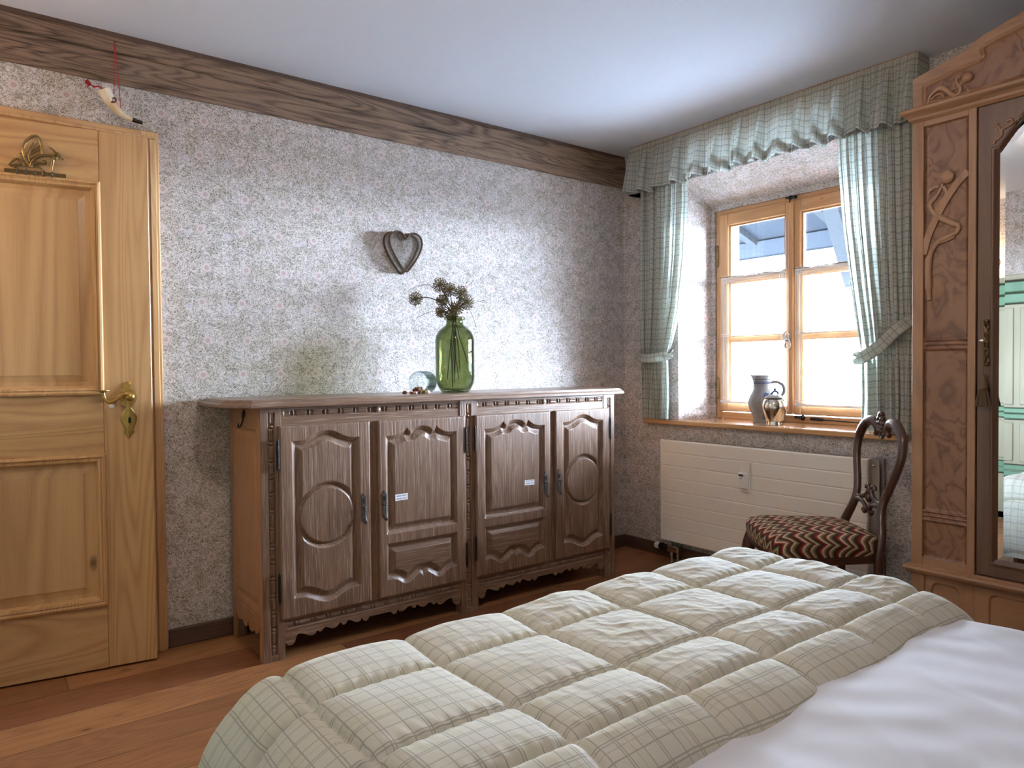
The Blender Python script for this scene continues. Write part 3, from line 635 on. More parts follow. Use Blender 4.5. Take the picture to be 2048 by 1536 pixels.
    T(m, [(880,860,.008),(850,640,.01),(900,520,.01),(980,420,.01),(1000,330,.01)], .0034)
    for q in ((960,440,1150,310),(930,540,1190,400),(900,620,1190,500),(920,700,1220,620),(930,760,1140,690)): T(m, [(q[0], q[1]+30, .009), ((q[0]+q[2])/2, (q[1]+q[3])/2+10, .01), (q[2], q[3], .009)], .0028)
    T(m, [(870,930,.008),(760,800,.01),(640,700,.01),(600,630,.01),(650,610,.01),(700,650,.01)], .003)
    m.build('wing', M['antique'], k, auto=60)
    m = MB()
    T(m, [(900,960,.007),(930,860,.01),(1030,760,.013),(1200,690,.015),(1400,670,.016),(1520,690,.016),(1600,720,.016)], .0056, .8)
    T(m, [(1570,720,.015),(1540,850,.014),(1510,980,.012),(1490,1100,.008)], [.0055]*8+[.004]*8, .8)
    T(m, [(950,930,.008),(1080,870,.011),(1220,880,.012),(1350,860,.013)], .0045, .8)
    T(m, [(960,950,.008),(1120,960,.009),(1230,1060,.008),(1240,1180,.006)], .003, .8)
    T(m, [(870,960,.008),(720,900,.009),(560,920,.009),(430,990,.008)], .0032, .8); T(m, [(720,950,.008),(640,820,.01),(500,760,.01),(380,830,.01),(280,930,.009)], .0042, .8)
    T(m, [(320,950,.008),(480,890,.009),(640,930,.009)], .003, .8)
    m.ell(sx(1300, 850, .011), (.009, .005, .008)); m.ell(sx(1490, 900, .01), (.004, .004, .009))
    m.build('dragon_body', M['antique'], k, auto=60)
    m = MB()
    T(m, [(1560,700,.016),(1620,640,.018),(1700,640,.018),(1790,710,.017),(1870,800,.016)], [.006]*5+[.0075]*6+[.006]*5+[.003]*5, .8)
    T(m, [(1640,640,.018),(1560,540,.018),(1470,480,.017),(1400,470,.016)], [.005]*6+[.004]*5+[.0015]*5, .7)
    T(m, [(1700,680,.017),(1640,780,.017),(1600,790,.016)], .003)
    m.ell(sx(1670, 600, .022), .0022)
    m.build('dragon_head', M['antique'], k, auto=60)
    for cx in (520, 770, 1035, 1285, 1530):
        s_ = .462-(cx-150)*(.185/1750); hk = MB()
        hk.tube(arc_pts([P(s_, 1.892, .006), P(s_, 1.884, .012), P(s_, 1.872, .018), P(s_, 1.868, .024), P(s_, 1.873, .030)], 4), .0022, 8).ell(P(s_, 1.875, .031), .0036)
        hk.build('hook', M['pewter'], k, auto=60)
    tag(MB().prism([(.132,1.012),(.150,1.013),(.149,1.024),(.131,1.023)], lambda a, b, h: P(a, b, h), 0, .001).build('sticker_scrap', M['plastic'], L), 'torn bit of clear tape under the handle')
door()

# ================================================================== SIDEBOARD
def sideboard():
    XA, XB, YF, YB = -2.465, -.530, -.428, -.02; XC = (XA+XB)/2
    ZT = 1.003
    S_ = thing('sideboard', 'long limed oak sideboard with four carved doors against the papered wall', 'sideboard', (XC, (YF+YB)/2, 0))
    # --- top slab with clipped front corners and a moulded edge
    out = [(-2.592, -.005), (-2.592, -.335), (-2.51, -.462), (-.485, -.462), (-.403, -.335), (-.403, -.005)]
    def inset(poly, q):
        n = len(poly); res = []
        for i in range(n):
            p0, p1, p2 = Vector(poly[i-1]), Vector(poly[i]), Vector(poly[(i+1) % n]); e1 = (p1-p0).normalized(); e2 = (p2-p1).normalized()
            n1 = Vector((-e1.y, e1.x)); n2 = Vector((-e2.y, e2.x)); bz = (n1+n2).normalized(); res.append(p1+bz*(q/max(.3, bz.dot(n1))))
        return res
    m = MB(); loops = [(.012, ZT), (.003, ZT+.001), (0, ZT+.005), (0, ZT+.014), (.004, ZT+.0195), (.013, ZT+.022), (.0135, ZT+.0265), (.020, ZT+.0275), (.021, ZT+.0315), (.024, ZT+.033)]
    V = []
    for q, z in loops:
        for p in inset(out, q): V.append((p.x, min(p.y, -.005), z))
    n = 6; F = [(i*n+j, i*n+(j+1) % n, (i+1)*n+(j+1) % n, (i+1)*n+j) for i in range(len(loops)-1) for j in range(n)]+[tuple(range(n-1,-1,-1)), tuple((len(loops)-1)*n+j for j in range(n))]
    m.add(V, F).build('tabletop', M['oak_h'], S_)
    # --- posts with recessed carved strip
    def bead(s, t, w, per=.067, amp=.0065):
        q = np.mod(s, per)/per; tt = t/w
        bar = np.sqrt(np.clip(1-tt**2, 0, 1))*amp*np.clip(np.minimum(q/.08, (.74-q)/.08), 0, 1)*(.75+.35*np.cos(tt*9)**2)
        kn = np.sqrt(np.clip(1-(tt/.95)**2-((q-.86)/.085)**2, 0, 1))*amp*1.3
        return np.maximum(bar, kn)
    def post(xc, w, name='post', bw=.014):
        x0, x1 = xc-w/2, xc+w/2
        def hf(A, B):
            t = A-(xc if name != 'edge' else xc); e = bw-np.abs(t); rec = np.clip(e/.003, 0, 1)
            top = np.clip((B-.02)/.004, 0, 1)*np.clip((.985-B)/.004, 0, 1); rec = rec*top
            return -.0085*rec+rec*bead(B, t, bw*.72)
        return hfield(name, x0, x1, 0, ZT, .0024, hf, lambda A, B, Hh: (A, YF-Hh, B), M['oak_v'], S_, skirt=.05)
    post(-2.4225, .085, 'post'); post(-1.4955, .095, 'post'); post(-.5695, .079, 'post')
    # back posts
    for x in (XA, XB-.045): MB().box(x, x+.045, YB-.05, YB, 0, ZT, .003).build('leg', M['oak_v'], S_)
    # --- frieze rail (top), bottom rail + apron for both halves
    for (a, b) in ((-2.38, -1.543), (-1.448, -.609)):
        L = b-a
        def hf(A, B):
            ea = np.minimum(A-(a+.008), (b-.008)-A); e = np.minimum(np.minimum(B-.9655, .9925-B), ea); rec = np.clip(e/.003, 0, 1)
            h = -.008*rec+rec*bead(A-a+.01, B-.979, .0105)
            c = (a+b)/2; r = np.hypot(A-c, B-.979); h = np.where(r < .016, np.maximum(h, -.008+.012*np.sqrt(np.clip(1-(r/.0155)**2, 0, 1))), h); return h
        hfield('frieze', a, b, .93, ZT, .0025, hf, lambda A, B, Hh: (A, YF+.003-Hh, B), M['oak_h'], S_, skirt=.02)
        # apron profile
        half = [(0,.075),(.004,.06),(.014,.050),(.028,.049),(.040,.057),(.044,.070),(.048,.083),(.056,.088),(.075,.084),(.098,.072),(.112,.068),(.126,.072),(.132,.082),(.137,.083),(.142,.077),(.152,.075),(.159,.083),(.168,.090),(.178,.088),(.196,.078),(.208,.076),(.222,.082),(.232,.092),(.240,.094),(.243,.084),(.252,.080),(.262,.086),(.268,.096),(.285,.092),(.30,.082),(.315,.078),(.328,.082),(.331,.091),(.336,.092),(.339,.080),(.352,.074),(.363,.080),(.367,.090),(.42,.090)]
        hx = np.array([q[0] for q in half])*(L/2/.42); hz = np.array([q[1] for q in half])
        def hf2(A, B):
            e = np.minimum(B-.118, .146-B); ea = np.minimum(A-(a+.008), (b-.008)-A); rec = np.clip(np.minimum(e, ea)/.003, 0, 1)
            h = -.007*rec+rec*bead(A-a+.01, B-.132, .0105); return h+.002*np.exp(-((B-.114)/.0025)**2)
        na = int(L/.0025); nb = 36; t = np.linspace(0, L, na); s = np.minimum(t, L-t); zl = np.interp(s, hx, hz)
        A = np.repeat((a+t)[:, None], nb, 1); w = np.linspace(0, 1, nb)[None, :]; B = zl[:, None]*(1-w)+.157*w; Hh = hf2(A, B)
        A = np.pad(A, 1, 'edge'); B = np.pad(B, 1, 'edge'); Hh = np.pad(Hh, 1, 'constant', constant_values=-.022)
        grid('apron', np.stack([A, YF+.003-Hh, B], -1), M['oak_h'], S_, auto=35)
        MB().box(a, b, YF+.02, YB, .157, .162).build('bottom_board', M['oak_h'], S_)
    # centre stile between doors (behind)
    for a in (-2.02, -1.02): MB().box(a, a+.065, YF+.002, YF+.02, .157, .93).build('door_stop', M['oak_v'], S_)
    # --- side panels
    for (x, sg) in ((XA, -1), (XB, 1)):
        def hs(A, B):
            d = np.minimum(np.minimum(A-(YF+.055), (YB-.055)-A), np.minimum(B-.20, .915-B))
            h = np.zeros_like(A); h = np.where(d > 0, -.010*np.clip(d/.004, 0, 1), h); h = np.where(d > .012, -.010+.009*np.clip((d-.012)/.022, 0, 1), h)
            h = h+.003*np.exp(-((B-.165)/.004)**2)+.003*np.exp(-((B-.185)/.003)**2); return h
        ap = [(0,.05),(.03,.10),(.055,.09),(.075,.07),(.095,.062),(.115,.075),(.125,.07),(.15,.055),(.18,.06),(.195,.09),(.21,.062),(.24,.055),(.27,.072),(.285,.075),(.31,.062),(.335,.07),(.36,.09),(.385,.10),(.408,.05)]
        na, nb = 120, 200; t = np.linspace(.004, YB-YF-.004, na); zl = np.interp(t, [q[0] for q in ap], [q[1]+.03 for q in ap]); zl[(t < .045) | (t > .36)] = 0.0
        A = np.repeat((YF+t)[:, None], nb, 1); w = np.linspace(0, 1, nb)[None, :]; B = zl[:, None]*(1-w)+ZT*w; Hh = hs(A, B)
        A = np.pad(A, 1, 'edge'); B = np.pad(B, 1, 'edge'); Hh = np.pad(Hh, 1, 'constant', constant_values=-.02)
        grid('side_panel', np.stack([x+sg*Hh+sg*.0005, A, B], -1), M['oak_lit'], S_, auto=35)
    MB().box(XA+.02, XB-.02, YB-.008, YB, .16, ZT).build('back_panel', M['oak_v'], S_)
    # little black hook under the left overhang
    hk = MB().tube(arc_pts([(XA-.004, -.235, .995), (XA-.008, -.235, .965), (XA-.010, -.235, .945), (XA-.014, -.225, .925), (XA-.016, -.205, .917), (XA-.014, -.190, .925), (XA-.012, -.186, .932)]), [.003]*3+[.006]*5+[.0035]*22+[.0025]*7, 8)
    hk.build('hook', M['iron'], S_, auto=60)
    # --- doors
    def prof(d):      # moulding + raised field from signed distance inside the recess
        xs = [-1, 0, .0015, .004, .006, .010, .014, .0155, .020, .024, .040, .0415, .045, 1]
        hs_ = [0, 0, -.0025, -.0035, -.0075, -.0085, -.0125, -.016, -.0165, -.0165, -.0065, -.0035, -.0030, -.0030]
        return np.interp(d, xs, hs_)
    def circ(poly_pts, k=7): return [(p.x, p.y) for p in arc_pts(poly_pts, k)]
    YD = YF-.014
    def mk_door(x0, x1, mirror, kind, lab):
        wdt = x1-x0; z0, z1 = .160, .930
        fx = (lambda X_: (x0+x1)-X_) if mirror else (lambda X_: X_)   # design is laid out for the left pair
        if kind == 'oval':
            sx = lambda q: x0+(q+2.394)*wdt/.386
            top = circ([(-2.343, .868), (-2.300, .869), (-2.268, .880), (-2.235, .897), (-2.2, .903), (-2.165, .897), (-2.132, .880), (-2.10, .869), (-2.057, .868)])
            bot = circ([(-2.057, .238), (-2.10, .236), (-2.132, .224), (-2.165, .207), (-2.2, .200), (-2.235, .207), (-2.268, .224), (-2.300, .236), (-2.343, .238)])
            poly = [(sx(a), b) for a, b in top+bot]; cx, cz = sx(-2.2), .5575
            def hf(A, B):
                d = sdf(A, B, poly); h = prof(d); r = np.hypot((A-cx), (B-cz)); din = sdf(A, B, poly)
                ring = np.interp(.1395-r, [-1, 0, .002, .005, .010, .014, .0155, .018, .027, .0285, 1], [9, 0, -.003, -.0045, -.0085, -.0135, -.0155, -.0155, -.005, -.003, -.003])
                inside = (r < .1395) & (din > .0155)
                h = np.where(inside, np.minimum(ring, np.where(r > .122, np.minimum(h, ring), ring)), h)
                e = np.minimum(np.minimum(A-x0, x1-A), np.minimum(B-z0, z1-B)); return h-.004*np.clip(1-e/.006, 0, 1)**2
            pos = [poly]
        else:
            sx = lambda q: x0+(q+1.971)*wdt/.446
            tp = [(-1.935, .862), (-1.905, .861), (-1.875, .866), (-1.850, .878), (-1.832, .893)]
            tp2 = [(-1.832, .893), (-1.822, .878), (-1.812, .874)]; tp3 = [(-1.812, .874), (-1.795, .890), (-1.757, .898), (-1.719, .890), (-1.702, .874)]
            tp4 = [(-1.702, .874), (-1.692, .878), (-1.682, .893)]; tp5 = [(-1.682, .893), (-1.664, .878), (-1.639, .866), (-1.609, .861), (-1.572, .862)]
            tq = sum([circ(t, 5) for t in (tp, tp2, tp3, tp4, tp5)], [])
            up = [(sx(a), b) for a, b in tq+[(-1.572, .433), (-1.935, .433)]]
            lw = circ([(-1.572, .236), (-1.60, .236), (-1.628, .226), (-1.652, .209), (-1.680, .206), (-1.707, .222), (-1.732, .238), (-1.748, .228), (-1.7535, .212)], 5)+circ([(-1.7535, .212), (-1.759, .228), (-1.775, .238), (-1.80, .222), (-1.827, .206), (-1.855, .209), (-1.879, .226), (-1.907, .236), (-1.935, .236)], 5)
            low = [(sx(a), b) for a, b in lw+[(-1.935, .392), (-1.572, .392)]]
            def hf(A, B):
                h = np.minimum(prof(sdf(A, B, up)), prof(sdf(A, B, low)*1.0))
                e = np.minimum(np.minimum(A-x0, x1-A), np.minimum(B-z0, z1-B)); return h-.004*np.clip(1-e/.006, 0, 1)**2
            pos = [up, low]
        def place(A, B, Hh): return (fx(A), YD-Hh, B)
        d = hfield('door', x0, x1, z0, z1, .0026, hf, place, M['oak_v'], S_, skirt=.018, auto=40)
        if mirror: d.data.flip_normals()
        # separate raised fields as their own meshes, standing just proud of the recess
        for q in pos:
            P0 = np.array(q); a0, a1, b0, b1 = P0[:,0].min(), P0[:,0].max(), P0[:,1].min(), P0[:,1].max()
            msk = lambda A, B: sdf(A, B, q) > .0175
            pn = hfield('door_panel', a0, a1, b0, b1, .0026, lambda A, B: hf(A, B)+.0006, place, M['oak_v'] if b1-b0 > .3 else M['oak_h'], d, mask=msk, auto=40)
            if mirror: pn.data.flip_normals()
        return d
    D1 = mk_door(-2.397, -2.008, False, 'oval', ''); D2 = mk_door(-1.969, -1.523, False, 'rect', '')
    D3 = mk_door(-1.463, -1.003, True, 'rect', ''); D4 = mk_door(-.967, -.578, True, 'oval', '')
    # pewter pulls
    def pull(x, zc, D):
        y = YD; hex_ = [(-.006,.060),(0,.068),(.006,.060),(.011,.052),(.009,.040),(.011,.028),(.010,.010),(.008,-.010),(.009,-.028),(.006,-.045),(0,-.054),(-.006,-.045),(-.009,-.028),(-.008,-.010),(-.010,.010),(-.011,.028),(-.009,.040),(-.011,.052)]
        m = MB().prism([(x+a, zc+b) for a, b in hex_], lambda a, b, h: (a, y-h, b), -.002, .003)
        pl = m.build('handle', M['pewter'], D, bevel=.0008)
        MB().prism([(x-.003, zc+.022), (x+.003, zc+.022), (x+.004, zc+.044), (x-.004, zc+.044)], lambda a, b, h: (a, y-h, b), .0028, .0042).build('keyhole', M['black'], pl)
        m = MB().tube([(x, y-.002, zc+.008), (x, y-.016, zc+.008)], .004, 10).ell((x, y-.016, zc+.008), .0058)
        m.lathe((x, y-.015, zc-.062), [(0, 0), (.006, .003), (.0085, .012), (.007, .022), (.0045, .034), (.003, .05), (.004, .058), (.003, .066), (0, .07)], 12)
        m.build('drop_pull', M['pewter'], pl, auto=50)
    pull(-2.041, .560, D1); pull(-1.944, .560, D2); pull(-1.036, .557, D3); pull(-.945, .560, D4)
    for (x, zz, D) in ((-2.403, .818, D1), (-2.403, .29, D1), (-1.519, .818, D2), (-1.519, .28, D2), (-1.468, .82, D3), (-1.468, .30, D3), (-.574, .818, D4), (-.574, .29, D4)):
        MB().tube([(x, YD-.001, zz-.05), (x, YD-.001, zz+.05)], .0055, 8).ell((x, YD-.001, zz+.055), (.0045, .0045, .008)).ell((x, YD-.001, zz-.055), (.0045, .0045, .008)).build('hinge', M['iron'], D, auto=50)
    # paper labels with two lines of small print each
    def label(x0, x1, z0, z1, D, sl):
        y = YD+.0035-.0012
        m = MB().add([(x0, y, z0), (x1, y, z0+sl), (x1, y, z1+sl), (x0, y, z1), (x0, y+.001, z0), (x1, y+.001, z0+sl), (x1, y+.001, z1+sl), (x0, y+.001, z1)], [(0,1,2,3),(7,6,5,4),(0,4,5,1),(1,5,6,2),(2,6,7,3),(3,7,4,0)])
        lb = tag(m.build('paper_label', M['cardpaper'], D), 'small white paper label with two printed lines')
        for (txt, xx, zz) in (('privat  privat', x0+.008, z0+.0185), ('privato  privé', x0+.008, z0+.0065)):
            cu = bpy.data.curves.new('print', 'FONT'); cu.body = txt; cu.size = .0088; cu.extrude = .0001; o = bpy.data.objects.new('print', cu); COL.objects.link(o)
            bpy.context.view_layer.update(); me = bpy.data.meshes.new_from_object(o); bpy.data.objects.remove(o); me.materials.append(M['ink']); o = bpy.data.objects.new('print', me); COL.objects.link(o); o.parent = lb; o.rotation_euler = (R(90), 0, 0); o.location = Vector((xx, y-.0006, zz))-wloc(lb)
    label(-1.890, -1.828, .575, .603, D2, .001); label(-1.170, -1.108, .567, .593, D3, -.002)
sideboard()

# ================================================================== THINGS ON AND ABOVE THE SIDEBOARD
TZ = 1.036
def vase():
    v = thing('glass_bottle', 'large green glass bottle vase holding dried umbels on the sideboard', 'vase', (-1.464, -.268, TZ))
    c = (-1.464, -.268, TZ)
    out = [(0, .012), (.035, .008), (.058, .0), (.066, .003), (.078, .018), (.090, .042), (.0955, .07), (.0955, .25), (.092, .275), (.080, .298), (.062, .315), (.047, .325), (.042, .334), (.041, .350), (.042, .352), (.050, .353), (.0515, .358), (.0515, .366), (.049, .369)]
    inn = [(.038, .368), (.037, .335), (.043, .326), (.058, .311), (.076, .294), (.088, .272), (.0915, .25), (.0915, .07), (.086, .044), (.074, .022), (.055, .012), (0, .016)]
    MB().lathe(c, out+inn, 56).build('bottle_body', M['greenglass'], v, smooth=True)
vase()
heads = [((-1.612, -.148, 1.495), .034, 'left', 'dried umbel drooping far out to the left of the green bottle'),
 ((-1.515, -.219, 1.562), .036, '', 'topmost dried umbel above the green bottle'),
 ((-1.480, -.250, 1.538), .034, '', 'dried umbel just below and right of the topmost one'),
 ((-1.508, -.226, 1.486), .030, '', 'small dried umbel left of centre, halfway up the bunch'),
 ((-1.514, -.225, 1.430), .028, '', 'low dried umbel left of the bottle neck'),
 ((-1.434, -.280, 1.520), .036, '', 'dried umbel at the upper right of the bunch'),
 ((-1.416, -.300, 1.478), .038, '', 'big dried umbel furthest to the right of the bunch'),
 ((-1.458, -.276, 1.448), .036, '', 'reddish dried umbel in the middle right above the bottle neck'),
 ((-1.476, -.262, 1.415), .032, '', 'dried umbel sitting in the mouth of the green bottle')]
def umbels():
    for i, (p, r, _, lab) in enumerate(heads):
        t = thing('dried_umbel', lab, 'dried flower', p, 'dried umbels in the green bottle')
        m = MB(); rr = random.Random(i); c = Vector(p)
        ga = math.pi*(3-math.sqrt(5)); n = 120
        for k in range(n):
            y = 1-2*(k+.5)/n; q = math.sqrt(1-y*y); a = ga*k; d = Vector((math.cos(a)*q, math.sin(a)*q, y)); L = r*rr.uniform(.82, 1.08)
            d = (d+Vector((rr.uniform(-.15,.15),)*3)).normalized()
            m.tube([c+d*r*.2, c+d*L], [.0006, .0009], 4, cap=False)
            m.ell(c+d*L, (.0028, .0028, .0028), 5, 3)
        m.ell(c, r*.3, 8, 6)
        m.build('flower_head', M['umbel'], t, fix=False)
        # stem dips into the bottle
        neck = Vector((-1.464+rr.uniform(-.02, .02), -.268+rr.uniform(-.02, .02), TZ+.36)); foot = [(-1.476, -.263, 1.06), (-1.413, -.300, 1.185), (-1.44, -.275, 1.15), (-1.47, -.25, 1.12), (-1.495, -.245, 1.10), (-1.47, -.27, 1.08), (-1.45, -.28, 1.10), (-1.48, -.27, 1.09), (-1.465, -.26, 1.14)][i]
        mid = Vector(((neck.x+foot[0])/2+rr.uniform(-.012, .012), (neck.y+foot[1])/2, (neck.z+foot[2])/2))
        if c.z > neck.z+.03: pts = [c, (c+neck)/2+Vector((0, 0, .012)), neck, mid, Vector(foot)]
        else: pts = [c, neck+Vector((0,0,-.02)), mid, Vector(foot)]
        if i == 0: pts = [c, Vector((-1.56, -.19, 1.500)), Vector((-1.51, -.235, 1.465)), neck, mid, Vector(foot)]
        MB().tube(arc_pts(pts, 6), .0022, 6).build('stem', M['stem'], t, fix=False)
    for k, (tip, mid, lab) in enumerate([((-1.64, -.125, 1.537), (-1.555, -.19, 1.56), 'thin grass sprig arching far left over the umbels'), ((-1.60, -.155, 1.553), (-1.54, -.205, 1.556), 'thin grass sprig arching left just above another'),
        ((-1.403, -.304, 1.59), (-1.43, -.285, 1.52), 'thin grass sprig rising to the upper right'), ((-1.38, -.321, 1.588), (-1.42, -.29, 1.53), 'thin grass sprig bending out at the upper right'),
        ((-1.341, -.354, 1.486), (-1.39, -.315, 1.47), 'thin grass sprig reaching furthest right'), ((-1.378, -.325, 1.448), (-1.41, -.30, 1.455), 'short grass sprig pointing right'),
        ((-1.376, -.33, 1.350), (-1.405, -.305, 1.44), 'grass sprig drooping down on the right of the neck'), ((-1.61, -.15, 1.40), (-1.55, -.20, 1.432), 'grass sprig drooping down on the left of the neck'), ((-1.505, -.225, 1.60), (-1.50, -.235, 1.54), 'short grass sprig standing straight up from the bunch')]):
        b = Vector((-1.464, -.268, TZ+.34)); o = MB().tube(arc_pts([b, b+Vector((0, 0, .05)), Vector(mid), Vector(tip)], 7), [.0014]*8+[.0009]*14, 5).build('grass_sprig', M['stem'], fix=False)
        tag(o, lab, 'dried grass', 'grass sprigs in the green bottle')
umbels()
def tumbler():
    a = Vector((-1.700, -.318, TZ+.0525)); b = Vector((-1.615, -.272, TZ+.0525)); ax = (a-b).normalized(); L = (a-b).length
    t = thing('glass_tumbler', 'clear ribbed glass tumbler lying on its side next to the green bottle', 'glass', (a.x, a.y, TZ))
    prof = [(0, 0, 0), (.044, 0, 1), (.049, .006, 1), (.051, .02, 1), (.0515, L-.008, 1), (.0518, L-.001, 0), (.0505, L, 0), (.0490, L-.001, 0), (.0480, .012, 0), (.042, .008, 0), (0, .008, 0)]
    MB().lathe(b, prof, 160, ax, (0, 0, 1), rib=(.032, 32)).build('tumbler_body', M['clearglass'], t, smooth=True)
    MB().tube([a+Vector(q) for q in [tuple((Vector((0,0,1))*math.cos(w)+ax.cross(Vector((0,0,1)))*math.sin(w))*.0505) for w in np.linspace(0, 2*math.pi, 33)[:-1]]], .0013, 6, closed=True).build('rim', M['clearglass'], t, smooth=True)
tumbler()
def potpourri():
    spec = [(-1.775, -.325, .013, 'petal', 'outermost brown dried pod left of the tipped tumbler'), (-1.752, -.345, .010, 'petal', 'small brown dried pod beside the outermost one'), (-1.735, -.352, .010, 'petal2', 'small pinkish dried pod in front of the tumbler rim'),
            (-1.706, -.345, .014, 'petal', 'reddish brown dried pod in the tumbler mouth'), (-1.688, -.352, .013, 'petal3', 'olive green dried pod in the tumbler mouth'), (-1.668, -.350, .013, 'petal2', 'pale pink dried pod at the right of the tumbler mouth'), (-1.655, -.335, .011, 'white', 'small whitish dried pod under the tumbler rim')]
    for i, (x, y, r, mt, lab) in enumerate(spec):
        m = MB(); rr = random.Random(i+50); c = Vector((x, y, TZ+r*.8))
        for k in range(4):
            rot = Matrix.Rotation(rr.uniform(0, 6), 3, 'Z') @ Matrix.Rotation(rr.uniform(-.6, .6), 3, 'X'); m.ell(c+Vector((rr.uniform(-1,1), rr.uniform(-1,1), rr.uniform(-.1,.6)))*r*.35, (r*.75, r*.42, r*.6), 9, 6, rot)
        o = m.build('dried_pod', M[mt], smooth=True, fix=False); mn = min(v.co.z for v in o.data.vertices)
        for v in o.data.vertices: v.co.z += TZ-mn
        tag(o, lab, 'dried pod', 'dried pods spilled from the tumbler')
    for i, (x, y, z) in enumerate([(-1.690, -.298, .02), (-1.672, -.293, .016), (-1.70, -.29, .017)]):
        c = Vector((x, y, TZ+z)); m = MB(); m.ell(c, (.015, .011, .009), 10, 6); m.ell(c+Vector((.006, .004, .006)), (.009, .006, .008), 8, 5)
        tag(m.build('dried_pod', M['petal'], smooth=True, fix=False), 'dark dried pod lying inside the tipped tumbler', 'dried pod', 'dried pods inside the tumbler')
potpourri()

def heart():
    h = thing('heart_ornament', 'wire mesh heart basket with dark rope edges hanging on the papered wall', 'wall ornament', (-1.62, -.03, 1.83))
    def outline(cx, cz, s, y, tilt=0):
        pts = []
        base = [(0, .062), (.022, .090), (.055, .098), (.088, .080), (.098, .045), (.088, .005), (.060, -.045), (.030, -.085), (.004, -.112)]
        P_ = base+[(-a, b) for a, b in base[::-1][1:-1]]
        P_ = [(-.0, -.112) if abs(a-.004) < 1e-6 else (a, b) for a, b in P_]
        c_, s_ = math.cos(tilt), math.sin(tilt)
        q = [Vector((cx+(a*c_-b*s_)*s, y, cz+(a*s_+b*c_)*s)) for a, b in P_]
        out = []; n = len(q)
        for i in range(n):
            p0, p1, p2, p3 = q[i-1], q[i], q[(i+1) % n], q[(i+2) % n]
            for j in range(5): t = j/5; out.append(.5*((2*p1)+(p2-p0)*t+(2*p0-5*p1+4*p2-p3)*t*t+(-p0+3*p1-3*p2+p3)*t**3))
        return out
    def rope(m, pts, r):
        n = len(pts)
        for ph in (0, math.pi*2/3, math.pi*4/3):
            Q = []
            for i, p in enumerate(pts):
                t = (pts[(i+1) % n]-pts[i-1]).normalized(); a = Vector((0, 1, 0)); b = t.cross(a); w = i*1.1+ph; Q.append(p+(a*math.cos(w)+b*math.sin(w))*r*.6)
            m.tube(Q, r*.62, 6, closed=True)
    F = outline(-1.612, 1.742, .93, -.060, -.0); B = outline(-1.612, 1.742, .97, -.006, -.0); F2 = outline(-1.612, 1.742, .80, -.060)
    m = MB(); rope(m, F, .0045); m.build('front_rope', M['twine'], h, fix=False)
    m = MB(); rope(m, B, .0045); m.build('back_rope', M['twine'], h, fix=False)
    m = MB(); rope(m, [p+Vector((0,.02,0)) for p in outline(-1.612, 1.742, .88, -.055)], .003)
    n = len(F)
    for i in range(n):
        for t in (0, .33, .66):
            a = F[i].lerp(F[(i+1) % n], t); b = B[i].lerp(B[(i+1) % n], t); m.tube([a, b], .0006, 4, cap=False)
    m.build('side_wires', M['sisal'], h, fix=False)
    # woven net in the front
    poly = [(p.x, p.z) for p in F]; m = MB(); xs = np.arange(-1.72, -1.50, .0042)
    def clip(line_pts):
        A = np.array([[p[0] for p in line_pts]]); Bz = np.array([[p[1] for p in line_pts]]); return sdf(A, Bz, poly)[0] > 0
    for x in xs:
        zz = np.arange(1.62, 1.85, .003); k = clip([(x, z) for z in zz])
        if k.sum() > 2: z_ = zz[k]; m.tube([(x, -.058, z_[0]), (x, -.050, (z_[0]+z_[-1])/2), (x, -.058, z_[-1])], .0005, 4, cap=False)
    for z in np.arange(1.63, 1.85, .0042):
        xx = np.arange(-1.72, -1.50, .003); k = clip([(x, z) for x in xx])
        if k.sum() > 2: x_ = xx[k]; m.tube([(x_[0], -.058, z), ((x_[0]+x_[-1])/2, -.050, z), (x_[-1], -.058, z)], .0005, 4, cap=False)
    m.build('net', M['sisal'], h, fix=False)
heart()

